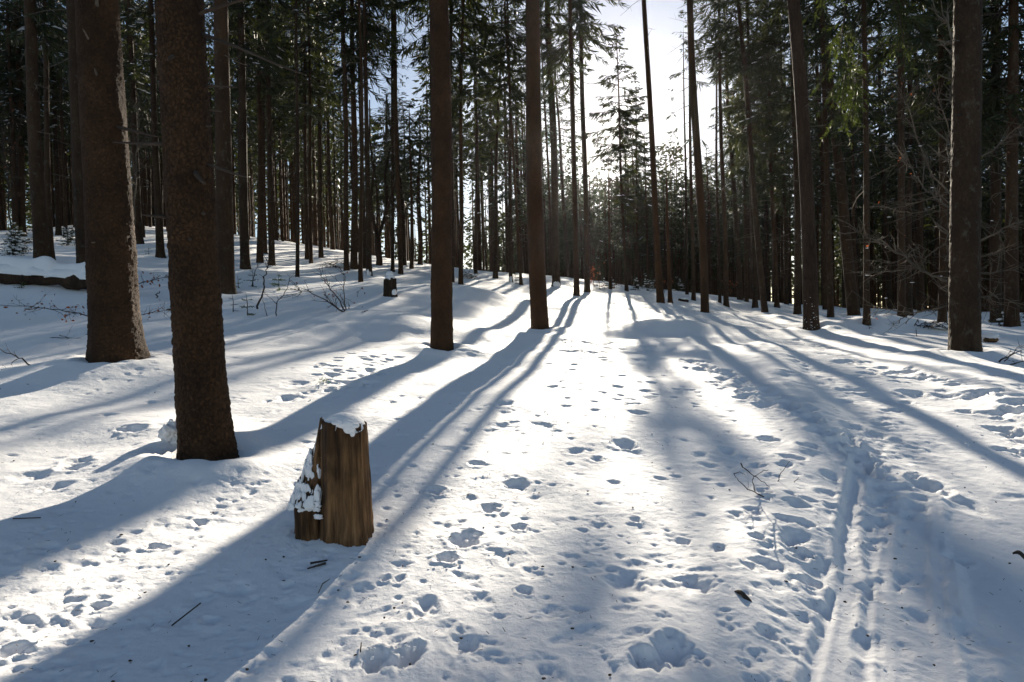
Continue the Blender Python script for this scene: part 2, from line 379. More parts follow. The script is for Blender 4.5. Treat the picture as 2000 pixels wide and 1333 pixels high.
def crown_geo(seed, H, cb, spread, dens=1.0, axis=None, origin=None, snow=.1, filt=False, fine=1.0, droop=1.0):
    rng = np.random.default_rng(seed)
    hs = []; h = cb
    while h < H*.99:
        k = rng.integers(3, 6)
        f = (h-cb)/(H-cb)
        if rng.random() < .93: hs += [h+rng.normal()*.09 for _ in range(k)]
        h += (.30+.18*rng.random()+.12*(1-f))/dens**.6
    hs = np.array(hs); n = len(hs)
    f = np.clip((hs-cb)/(H-cb), 0, 1)
    az = rng.random(n)*2*np.pi
    side = 1+.35*np.sin(az*1+rng.random()*6)
    L = spread*side*(np.minimum(1, .45+f*2.2)*(1-f)**.8)*(.55+.6*rng.random(n))+.22
    e0 = np.radians(-18+60*f**1.3+rng.normal(size=n)*9)
    dr = (.30+.25*rng.random(n))*(1-f*.8)*droop
    out = np.stack([np.cos(az), np.sin(az), 0*az], 1); pr = np.stack([-np.sin(az), np.cos(az), 0*az], 1)
    def at(i, s):
        A = axis(hs[i]) if axis else np.zeros((len(i), 2))
        p = out[i]*(L[i]*s*np.cos(e0[i]))[:, None]
        p[:, 2] = hs[i]+L[i]*(np.sin(e0[i])*s-dr[i]*s**1.6*.9+.28*dr[i]*s**4)
        p[:, :2] += A
        p[:, :2] += pr[i][:, :2]*(.10*L[i]*np.sin(s*3+hs[i]*7))[:, None]
        return p
    m = np.maximum(4, (L/(.068/fine)*dens).astype(int))
    bi = np.repeat(np.arange(n), m*2)
    s = rng.random(len(bi))**.75*.96+.04
    s = np.maximum(s, .12)
    B = at(bi, s)
    sd = np.where(rng.random(len(bi)) < .5, -1, 1)
    hang = (.25+1.5*rng.random(len(bi))**1.3)*(1-.75*f[bi])*droop
    D = out[bi]*(.35+.5*rng.random(len(bi)))[:, None]+pr[bi]*(sd*(.35+.7*rng.random(len(bi))))[:, None]
    D[:, 2] += .12-hang
    D /= np.linalg.norm(D, axis=1)[:, None]
    Ln = (.20+.34*rng.random(len(bi)))*(.6+.6*np.sin(np.pi*np.clip(s, .1, 1.0)))*np.clip(L[bi]/1.2, .45, 1.25)
    W = (.034+.046*rng.random(len(bi)))/fine**.5
    keep = np.ones(len(bi), bool); bk = np.ones(n, bool); bmax = np.ones(n)
    if filt:
        g = sun_gap(B+origin)
        keep = rng.random(len(bi)) >= g
        cnt = np.bincount(bi, minlength=n); kc = np.bincount(bi, weights=keep, minlength=n)
        bk = kc > .4*cnt
    G = Geo()
    V, F = twig_blades(rng, B[keep], D[keep], Ln[keep], W[keep]); G.add(V, F, 0)
    # wooden axes of the boughs
    ids = np.nonzero(bk)[0]
    if len(ids):
        st = np.array([0, .35, .7, 1.0]); rings = []
        for q, sv in enumerate(st):
            c = at(ids, np.full(len(ids), sv)); rr = (.012+.010*L[ids])*(1-sv*.85)
            up = np.array([0, 0, 1.0])
            rings.append(np.stack([c+up*rr[:, None], c+pr[ids]*rr[:, None]*.87-up*rr[:, None]*.5, c-pr[ids]*rr[:, None]*.87-up*rr[:, None]*.5], 1))
        R = np.stack(rings, 1); nb = len(ids)          # nb,4,3,3
        base = np.arange(nb)[:, None, None]*12
        q = np.arange(3)[None, :, None]*3; j = np.arange(3)[None, None]; k = (j+1) % 3
        F = np.stack([base+q+j, base+q+k, base+q+3+k, base+q+3+j], -1).reshape(-1, 4)
        G.add(R.reshape(-1, 3), F, 1)
        # a little snow lying along some boughs
        sb = ids[rng.random(nb) < snow]
        if len(sb):
            si = np.repeat(sb, 3); ss = .35+.6*rng.random(len(si))
            B2 = at(si, ss); B2[:, 2] += .035
            D2 = out[si]*1.0+pr[si]*rng.normal(size=(len(si), 1))*.4; D2[:, 2] -= .25; D2 /= np.linalg.norm(D2, axis=1)[:, None]
            l = .14+.30*rng.random(len(si)); w = .04+.06*rng.random(len(si))
            S = np.cross(D2, [0, 0, 1.0]); S /= np.linalg.norm(S, axis=1)[:, None]
            a = B2-D2*l[:, None]*.5; b = B2+D2*l[:, None]*.5; t = B2+np.array([0, 0, .035])
            V = np.stack([a, B2+S*w[:, None], b, B2-S*w[:, None], t], 1).reshape(-1, 3); o5 = np.arange(len(si))[:, None]*5
            F = np.concatenate([o5+np.array([[0, 1, 4]]), o5+np.array([[1, 2, 4]]), o5+np.array([[2, 3, 4]]), o5+np.array([[3, 0, 4]])])
            G.add(V, F, 2)
    return G

def dead_twigs_geo(seed, h0, h1, n, axis, rad, lmin=.3, lmax=1.3, filt=None):
    rng = np.random.default_rng(seed); G = Geo()
    for _ in range(n):
        h = h0+(h1-h0)*rng.random()**.6; a = rng.random()*2*np.pi; l = lmin+(lmax-lmin)*rng.random()**1.5
        c = axis(np.array([h]))[0]; o = np.array([math.cos(a), math.sin(a), 0])
        p0 = np.array([c[0], c[1], h])+o*rad(h)*.8
        e = rng.normal()*.25-.1
        mid = p0+o*l*.5+np.array([rng.normal()*.05*l, rng.normal()*.05*l, l*.5*e]); p1 = mid+o*l*.5+np.array([rng.normal()*.12*l, rng.normal()*.12*l, l*.5*(e+.1-rng.random()*.5)])
        r = .006+.006*rng.random()
        add_tube(G, [p0, mid, p1], [r*1.3, r, r*.4], 3, cap=False)
        if l > .6:
            for _k in range(rng.integers(1, 4)):
                t = .3+.6*rng.random(); b0 = p0*(1-t)+p1*t if t > .5 else p0*(1-t)+mid*t
                b0 = mid+(p1-mid)*max(0, (t-.5)*2) if t > .5 else p0+(mid-p0)*t*2
                d = o+rng.normal(size=3)*.7; d /= np.linalg.norm(d)
                add_tube(G, [b0, b0+d*l*.3], [r*.6, r*.25], 3, cap=False)
    return G

def plates(u, v, s):
    """cell pattern for scaly bark: distance-to-edge like value and a random height per cell"""
    iu = np.floor(u); iv = np.floor(v); d1 = np.full(u.shape, 9.); d2 = np.full(u.shape, 9.); hv = np.zeros(u.shape)
    for a in (-1, 0, 1):
        for b in (-1, 0, 1):
            cu = iu+a; cv = iv+b
            pu = cu+vhash(cu, cv, s); pv = cv+vhash(cu, cv, s+3)
            d = np.hypot(u-pu, v-pv); hh = vhash(cu, cv, s+7)
            nw = d < d1
            d2 = np.where(nw, d1, np.minimum(d2, d)); hv = np.where(nw, hh, hv); d1 = np.where(nw, d, d1)
    return d2-d1, hv

def trunk_mesh(name, seed, H, r0, axis, seg, relief=0, flare=.30, mat=BARK, top=None, plate=.032, expo=.6, dh=None):
    rng = np.random.default_rng(seed)
    top = top or H
    hd = []; h = -.35
    step = dh or .5
    while h < top:
        hd.append(h)
        if h < .6: h += min(step, .10 if seg > 12 else .25)
        elif relief and h < relief: h += step
        else: h += max(step, .6) if h < 9 else 1.4
    hd.append(top); hd = np.array(hd)
    a = np.arange(seg)*2*np.pi/seg+np.pi/2
    A, Hh = np.meshgrid(a, hd)
    base = np.maximum(0, 1-np.maximum(Hh, 0)/H)**expo
    fl = np.exp(-np.maximum(Hh, -.1)/.22)*flare+np.exp(-np.maximum(Hh, 0)/1.2)*flare*.25
    lob = 1+fl*(.9+.6*np.sin(A*3+seed)+.3*np.sin(A*5+seed*2.3))
    R = r0*base*lob
    R = R*(1+.035*np.sin(A*2+Hh*.3+seed)+.03*(vnoise(np.cos(A)*1.7+seed, Hh*.9+np.sin(A)*1.7)-.5)*2)
    if relief:
        u = A*r0/plate; v = Hh/(plate*1.35)
        e, hv = plates(u+.35*vnoise(u*1.7, v*1.7, seed), v+.35*vnoise(u*1.7+9, v*1.7, seed), seed)
        fade = np.clip((relief-Hh)/.6, 0, 1)
        R = R+fade*(np.minimum(e*2.2, 1)*.007+hv*.007+.010*(vnoise(u*.25, v*.2, seed+4)-.5)+.004*vnoise(u*3, v*3, seed+5))
    ax = axis(np.maximum(hd, 0))
    V = np.stack([ax[:, 0:1]+R*np.cos(A), ax[:, 1:2]+R*np.sin(A), Hh], -1).reshape(-1, 3)
    n = len(hd); i = np.arange(n-1)[:, None]*seg; j = np.arange(seg)[None]; k = (j+1) % seg
    F = np.stack([i+j, i+k, i+seg+k, i+seg+j], -1).reshape(-1, 4)
    return mesh_np(name, V, [(F, 0), (np.arange((n-1)*seg, n*seg)[None], 0)], [mat], True)

TREES = []                                   # (x, y, r) of every tree placed
SPRUCES = 'spruce trees of the snowy forest'
def px_base(px, py):
    p = hit(px, py)
    return p
def make_tree(seed, base, r0, H, cb, spread, lean=(0, 0), label='', group=SPRUCES, seg=12, relief=0, dens=1.0, snow=.1, mat=BARK,
              twigs=20, top=None, bend=0, crown=True, name='spruce_tree', cat='tree', wob=1.0, flare=.30, expo=.6, dh=None, fine=1.0, droop=1.0, twig_h=None, needle=None):
    rng = random.Random(seed)
    w1, w2, ph1, ph2 = rng.uniform(-.05, .05)*wob, rng.uniform(-.05, .05)*wob, rng.uniform(0, 6), rng.uniform(0, 6)
    def axis(h):
        h = np.asarray(h, float)
        q = np.clip(h/8, 0, 4)
        return np.stack([lean[0]*h+bend*(h*h)+w1*np.sin(h*.55+ph1)-w1*np.sin(ph1), lean[1]*h+w2*np.sin(h*.5+ph2)-w2*np.sin(ph2)+0*q], -1)
    root = thing(name, (base[0], base[1], base[2]-.06), label, cat, group)
    tm = trunk_mesh('trunk', seed, H, r0, axis, seg, relief, flare, mat, top, expo=expo, dh=dh)
    link('trunk', tm, root)
    rad = lambda h: r0*max(0, 1-h/H)**expo
    if crown:
        g = crown_geo(seed+1, H, cb, spread, dens, axis, np.asarray(base), snow, True, fine, droop)
        if g.n: link('crown', g.mesh('crown', [needle or NEEDLE, TWIG, SNOW_CAP]), root)
    if twigs:
        th = twig_h or (1.6, min(cb+1, H-1))
        dg = dead_twigs_geo(seed+2, th[0], th[1], twigs, axis, rad)
        link('dead_twigs', dg.mesh('dead_twigs', [TWIG_PALE]), root, kind='stuff')
    TREES.append((base[0], base[1], r0))
    return root, axis, rad
def stub(root, axis, rad, h, azim, length, droop=-.2, r=.014, mat=TWIG_PALE, label=None, curl=0):
    c = axis(np.array([h]))[0]; o = np.array([math.cos(azim), math.sin(azim), 0]); p = np.array([-o[1], o[0], 0])
    p0 = np.array([c[0], c[1], h])+o*rad(h)*.85
    P = [p0, p0+o*length*.4+np.array([0, 0, length*.4*droop]), p0+o*length*.75+p*curl*length*.1+np.array([0, 0, length*.75*droop*1.05]), p0+o*length+p*curl*length*.25+np.array([0, 0, length*droop])]
    g = Geo(); add_tube(g, P, [r*1.5, r, r*.75, r*.35], 6)
    ob = link('branch_stub', g.mesh('branch_stub', [mat], True), root)
    if label: ob['label'] = label
    return ob
# ---------------------------------------------------------------- the snow
def xy(px, py):
    p = hit(px, py); return p[:2]
def depth_at(px, py):
    p = hit(px, py); return float((p-EYE)@fwd)
for px, py, ax, ay, h in [(1230, 625, 1.6, 1.3, .22), (1300, 640, 1.3, 1.0, .20), (1170, 600, 1.5, 1.6, .22), (1110, 605, 1.1, 1.2, .16), (770, 640, 1.6, 1.4, .26), (960, 590, 1.8, 1.5, .2),
                          (900, 575, 2.0, 1.8, .2), (1230, 655, .9, .7, -.07), (1310, 652, .7, .5, -.06), (800, 665, 2.2, 1.4, -.06), (1745, 645, 1.4, .9, .22), (1680, 637, 1.5, .9, .2), (240, 720, 1.1, .8, .08),
                          (300, 850, .7, .55, .10), (420, 925, .8, .6, .07), (900, 690, .9, .6, .08), (1040, 660, 1.0, .7, .10), (120, 850, .8, .4, -.04), (1150, 655, .8, .6, .1), (640, 1050, .5, .4, .05), (860, 590, 1, .6, .1)]:
    p = hit(px, py)
    MOUNDS.append((p[0], p[1], ax, ay, h))
GRID = ground_z(_gm[0], _gm[1])

def build_snow():
    rng = np.random.default_rng(4)
    rr = [1.0]
    while rr[-1] < 330:
        r = rr[-1]; rr.append(r*(1.010 if r < 2.2 else 1.0032 if r < 11 else 1.006 if r < 45 else 1.02 if r < 70 else 1.07))
    rr = np.array(rr)
    fine = np.arange(-.86, .8601, .0036)
    side = np.concatenate([np.arange(.86+.02, math.pi, .045)])
    th = np.concatenate([-side[::-1], fine, side])            # measured from +Y towards +X
    nt_, nr = len(th), len(rr)
    TH, RR = np.meshgrid(th, rr)
    X = RR*np.sin(TH); Y = RR*np.cos(TH)
    Z = ground_z(X, Y)
    f = np.clip(1.4-RR/30, 0, 1)
    Z += f*(.026*fbm(X*2.0, Y*2.0, 21, 2)+.005*fbm(X*8, Y*8, 31, 2)+.0028*fbm(X*24, Y*24, 41, 2)*np.clip(1.5-RR/9, 0, 1))
    # ridgy wind crust
    Z += f*.006*np.abs(fbm(X*3.1+7, Y*4.3, 51, 3))
    def stamp(x, y, a, b, ang, depth, rim=.2, rough=.25, sharp=.6, seed=0):
        r0 = math.hypot(x, y); t0 = math.atan2(x, y); R = max(a, b)*1.7
        i0, i1 = np.searchsorted(rr, [r0-R, r0+R]); j0, j1 = np.searchsorted(th, [t0-R/r0, t0+R/r0])
        if i1-i0 < 2 or j1-j0 < 2: return
        sx = X[i0:i1, j0:j1]-x; sy = Y[i0:i1, j0:j1]-y
        c, s = math.cos(ang), math.sin(ang)
        u = (sx*c+sy*s)/a; v = (-sx*s+sy*c)/b
        q = np.hypot(u, v)+rough*(vnoise(u*1.6+seed*3.1, v*1.6+seed*1.7, 61)-.5)*2+rough*.4*(vnoise(u*5.5+seed, v*5.5, 63)-.5)*2
        w = np.clip((1.05-q)/(1.05-sharp), 0, 1); w = w*w*(3-2*w)
        Z[i0:i1, j0:j1] += -depth*w*(1+rough*1.2*(vnoise(u*2+seed, v*2, 71)-.5))+depth*rim*np.exp(-((q-1.18)/.22)**2)
    # prints picked out one by one: (px, py, half width px, depth cm, stretch)
    prints = [(985,788,16,5),(1120,713,10,3),(1078,756,14,4),(1102,758,9,3),(1132,762,12,3),(1206,757,13,4),(1262,765,16,4),(1271,779,15,4),(1246,806,15,4),(985,831,30,4),(1058,829,24,4),
      (1122,880,16,3),(1216,866,22,6),(1166,896,14,4),(1320,929,10,4),(1200,942,12,3),(1241,1015,9,4),(932,906,14,5),(850,962,16,7),(1010,946,26,6),(960,996,18,5),(1016,1032,14,5),(905,1056,30,9),(873,1092,20,7),
      (755,1131,9,4),(780,1132,12,3),(830,1180,28,5),(797,1278,34,11),(737,1290,32,10),(903,1250,30,5),(1025,1152,14,4),(1225,1138,38,5),(1345,1150,45,5),(1320,1290,48,10),(1270,1300,30,8),(1500,1235,26,5),(1560,1265,22,4),
      (300,1068,14,5),(322,1070,10,4),(390,1022,12,4),(292,787,13,3),(212,810,14,3),(150,915,24,6),(265,840,20,5),(410,1210,18,3),(195,1185,18,5),(22,1275,24,6),(650,1160,16,2),(575,750,26,4),(560,778,20,4),(252,836,20,5),
      (150,905,20,5),(110,950,22,4),(60,930,30,4),(610,765,9,2),(640,790,9,3),(700,735,12,3),(1340,720,10,3),(1230,690,22,4),(1180,705,14,3),(1290,700,14,3),(1420,880,16,4),(1490,965,14,4),(1440,1010,13,3),(1540,1060,18,5),
      (1460,1115,14,3),(1400,1075,12,3),(1335,1060,13,3),(1590,1130,18,4),(1610,1180,20,4),(1480,1060,16,4),(1290,935,12,3),(1385,910,14,3),(1545,900,20,5),(1580,880,18,5),(1500,860,18,5),(1200,640,14,3),(1160,690,12,3),(640,1090,10,3),(905,770,13,3),(930,800,11,2),(700,880,14,3)]
    for k, (px, py, w, dp) in enumerate(prints):
        p = hit(px, py); d = float((p-EYE)@fwd); a = w*d/F_PX*1.1
        stamp(p[0], p[1], a, a*rng.uniform(.95, 1.5), rng.uniform(-.6, .6), dp/100*.6, rim=.10 if w > 25 else .22, rough=.32, sharp=.15, seed=k)
    # crumbled snow beside the deepest prints
    def scatter(zone, n, a0, a1, d0, d1, **kw):
        xs = [q[0] for q in zone]; ys = [q[1] for q in zone]; c = 0
        while c < n:
            px, py = rng.uniform(min(xs), max(xs)), rng.uniform(min(ys), max(ys))
            if not in_poly(np.array([px]), np.array([py]), zone)[0]: continue
            c += 1; p = hit(px, py)
            if p is None: continue
            a = rng.uniform(a0, a1); stamp(p[0], p[1], a, a*rng.uniform(.8, 1.7), rng.uniform(0, 3.14), rng.uniform(d0, d1), seed=c, **kw)
    scatter([(600,720),(680,685),(790,690),(770,720),(720,760),(640,765)], 70, .035, .075, .012, .03, rough=.3)
    scatter([(1060,690),(1250,690),(1420,760),(1350,800),(1100,790)], 45, .03, .06, .01, .025)
    scatter([(1090,655),(1250,670),(1300,690),(1100,690)], 60, .05, .11, .015, .04)
    # small melt pits and drip marks all over
    n = 0
    while n < 3600:
        px, py = rng.uniform(-100, 2100), 640+700*rng.random()**1.3
        p = hit(px, py)
        n += 1
        if p is None: continue
        r = math.hypot(p[0], p[1])
        if r > 20: continue
        k = fbm(np.array([p[0]*.5]), np.array([p[1]*.5]), 81, 2)[0]
        if k < -.12 and rng.random() < .7: continue
        a = rng.uniform(.007, .019)*(1+.05*r)*(1.8 if rng.random() < .15 else 1)
        stamp(p[0], p[1], a, a*rng.uniform(.8, 1.6), rng.uniform(0, 3.14), a*rng.uniform(.15, .4), rim=.1, rough=.2, sharp=.1, seed=n)
    for k in range(520):                       # soft shallow dents, old prints blown over
        px, py = rng.uniform(-50, 2050), 650+690*rng.random()**1.2; p = hit(px, py)
        if p is None or math.hypot(p[0], p[1]) > 16: continue
        a = rng.uniform(.025, .075); stamp(p[0], p[1], a, a*rng.uniform(.9, 1.8), rng.uniform(0, 3.14), rng.uniform(.004, .012), rim=.2, rough=.4, sharp=.1, seed=k)
    # paths and ski tracks, as lines on the ground
    def line(pts, n=200):
        Q = np.array([xy(*p) for p in pts]); s = np.r_[0, np.cumsum(np.linalg.norm(np.diff(Q, axis=0), axis=1))]
        u = np.linspace(0, s[-1], n); return np.stack([np.interp(u, s, Q[:, 0]), np.interp(u, s, Q[:, 1])], -1)
    def near(L, R):
        r_ = np.hypot(L[:, 0], L[:, 1]); t_ = np.arctan2(L[:, 0], L[:, 1])
        i0, i1 = np.searchsorted(rr, [r_.min()-R, r_.max()+R]); j0, j1 = np.searchsorted(th, [t_.min()-R/r_.min(), t_.max()+R/r_.min()])
        sx = X[i0:i1, j0:j1]; sy = Y[i0:i1, j0:j1]; D = np.full(sx.shape, 9.); S = np.zeros(sx.shape)
        for k in range(len(L)-1):
            a, b = L[k], L[k+1]; ab = b-a; l2 = ab@ab+1e-9
            t = np.clip(((sx-a[0])*ab[0]+(sy-a[1])*ab[1])/l2, 0, 1)
            dx = sx-a[0]-t*ab[0]; dy = sy-a[1]-t*ab[1]; d = np.hypot(dx, dy); sg = np.sign(ab[0]*dy-ab[1]*dx)
            m = d < D; D = np.where(m, d, D); S = np.where(m, sg*d, S)
        return slice(i0, i1), slice(j0, j1), D, S
    path = line([(1440,598),(1500,632),(1600,672),(1690,730),(1790,800),(1880,900),(1930,1000),(1960,1120),(1980,1340)], 60)
    I, J, D, S = near(path, 1.6)
    w = np.clip((.85-D)/.35, 0, 1); w = w*w*(3-2*w)
    z0 = Z[I, J]
    Z[I, J] = z0-.05*w+w*(.012*fbm(X[I, J]*9, Y[I, J]*4, 91, 2)-(z0-ground_z(X[I, J], Y[I, J]))*.75)
    Z[I, J] += .03*np.exp(-((D-1.05)/.22)**2)*(.4+1.2*vnoise(X[I, J]*4, Y[I, J]*4, 93))
    bank = line([(1390,610),(1480,650),(1590,715),(1690,790),(1745,860),(1770,950),(1775,1050),(1780,1150),(1800,1340)], 60)
    I, J, D, S = near(bank, 1.0)
    w = np.exp(-(D/.42)**2)*np.clip((np.hypot(X[I, J], Y[I, J])-3.2)/3, .25, 1)
    Z[I, J] += w*(.035*(fbm(X[I, J]*4.5, Y[I, J]*4.5, 95, 3))+.010*np.abs(fbm(X[I, J]*13, Y[I, J]*13, 97, 3))+.02*fbm(X[I, J]*26, Y[I, J]*26, 98, 2))
    for k in range(120):                       # trodden edge of the path
        q = bank[rng.integers(0, len(bank))]; o = rng.normal(size=2)*.26
        if math.hypot(*q) < 2.4 or (math.hypot(*q) < 4.5 and k % 2): continue
        a = rng.uniform(.05, .12); stamp(q[0]+o[0], q[1]+o[1], a, a*rng.uniform(.9, 1.9), rng.uniform(0, 3.14), rng.uniform(.008, .026), rim=.3, rough=.3, sharp=.2, seed=k)
    walk = line([(1340,703),(1400,728),(1460,760),(1530,800),(1610,835),(1690,880),(1740,930)], 26)
    for k, q in enumerate(walk):
        for _ in range(3):
            o = rng.normal(size=2)*.12; a = rng.uniform(.06, .11)
            stamp(q[0]+o[0], q[1]+o[1], a, a*1.7, rng.uniform(-.8, .8), rng.uniform(.02, .045), rim=.3, rough=.35, sharp=.3, seed=k)
    walk2 = line([(1560,655),(1640,690),(1720,720),(1800,745),(1850,775),(1900,790)], 22)
    for k, q in enumerate(walk2):
        for _ in range(3):
            o = rng.normal(size=2)*.2; a = rng.uniform(.06, .13)
            stamp(q[0]+o[0], q[1]+o[1], a, a*1.5, rng.uniform(-.8, .8), rng.uniform(.015, .045), rim=.3, rough=.4, sharp=.45, seed=k)
    scatter([(1830,740),(2000,720),(2150,800),(2150,900),(1960,880)], 60, .05, .11, .01, .03, rim=.3, rough=.4)
    scatter([(1440,900),(1740,930),(1760,1100),(1600,1250),(1450,1050)], 40, .04, .08, .008, .02, rim=.25, rough=.3)
    for pts, off, wd, dp in [([(1792,960),(1782,1060),(1780,1160),(1790,1250),(1800,1345)], .09, .028, .026), ([(1682,880),(1664,970),(1650,1050),(1658,1110),(1625,1210),(1590,1345)], .0, .04, .034),
                             ([(1655,1115),(1660,1180),(1630,1345)], 0, .025, .025), ([(1862,1080),(1878,1190)], 0, .012, .02)]:
        I, J, D, S = near(line(pts, 40), .6)
        g = np.exp(-((np.abs(S)-off)/wd)**4) if off else np.exp(-(S/wd)**4)
        g = g*(D < .5)
        zz = Z[I, J]; fl = np.clip(g, 0, 1)*.85; Z[I, J] = zz*(1-fl)+(ground_z(X[I, J], Y[I, J])-.012-dp)*fl+.012*np.exp(-((np.abs(S)-off-wd*1.7)/.02)**2)*(D < .5)
    # hollows and collars round the trunks
    for (x, y, r) in TREES:
        if math.hypot(x, y) > 45: continue
        r_ = math.hypot(x, y); t_ = math.atan2(x, y); R = 1.3
        i0, i1 = np.searchsorted(rr, [r_-R, r_+R]); j0, j1 = np.searchsorted(th, [t_-R/r_, t_+R/r_])
        if i1-i0 < 2 or j1-j0 < 2: continue
        sx = X[i0:i1, j0:j1]; sy = Y[i0:i1, j0:j1]; d = np.hypot(sx-x, sy-y)
        nz = vnoise(sx*2.2, sy*2.2, 103)
        Z[i0:i1, j0:j1] += .07*(.4+nz)*np.exp(-((d-r*1.9)/.38)**2)-.085*np.exp(-((d-r)/.15)**2)+.025*vnoise(sx*9, sy*9, 105)*np.exp(-((d-r*1.4)/.2)**2)
    V = np.stack([X, Y, Z], -1).reshape(-1, 3)
    i = np.arange(nr-1)[:, None]*nt_; j = np.arange(nt_)[None]; k = (j+1) % nt_
    F = np.stack([i+j, i+nt_+j, i+nt_+k, i+k], -1).reshape(-1, 4)[:, ::-1]
    c = len(V); V = np.concatenate([V, [[0, 0, float(ground_z(np.array([0.]), np.array([0.]))[0])]]])
    jj = np.arange(nt_); tri = np.stack([np.full(nt_, c), (jj+1) % nt_, jj], -1)
    me = mesh_np('snow_ground', V, [(F, 0), (tri, 0)], [SNOW], True)
    return link('snow_ground', me, kind='structure')
# ---------------------------------------------------------------- trees that can be told apart
# (px, py of the foot; width px; x where the axis leaves the top of the picture; options; label)
def lean_for(base, xb, yb, xt, yt=0):
    d = (base-EYE)@fwd; r = ray(xt, yt); p = EYE+r*(d/(r@fwd))
    h = p[2]-base[2]
    return ((p[0]-base[0])/h, (p[1]-base[1])/h*.0)
def up_height(base, py):                      # height above the foot of a point seen at py, at the foot's distance
    d = (base-EYE)@fwd; r = ray(CX, py); return float((EYE+r*(d/(r@fwd)))[2]-base[2])
# spots that the sun reaches high up
def add_lit(px, py, base_px, radius, ys):
    b = hit(*base_px); d = float((b-EYE)@fwd)
    for y in ys:
        r = ray(px, y); LITPTS.append((EYE+r*(d/(r@fwd)), radius))
add_lit(262, 0, (230, 702), .55, (600, 520, 440, 360, 280, 200, 100))
add_lit(1856, 0, (1883, 690), .5, (560, 480, 400, 320, 240, 160, 80, 0))
add_lit(704, 0, (704, 554), .8, (540, 500))
add_lit(485, 0, (479, 528), .5, (480, 400, 330, 280))
for q in [(1650, 60), (1660, 140), (1630, 210), (1670, 220), (1765, 90), (1625, 150), (1690, 170), (1640, 20)]:
    r = ray(*q)
    for d in (11.6, 12.6): LITPTS.append((EYE+r*(d/(r@fwd)), .75))

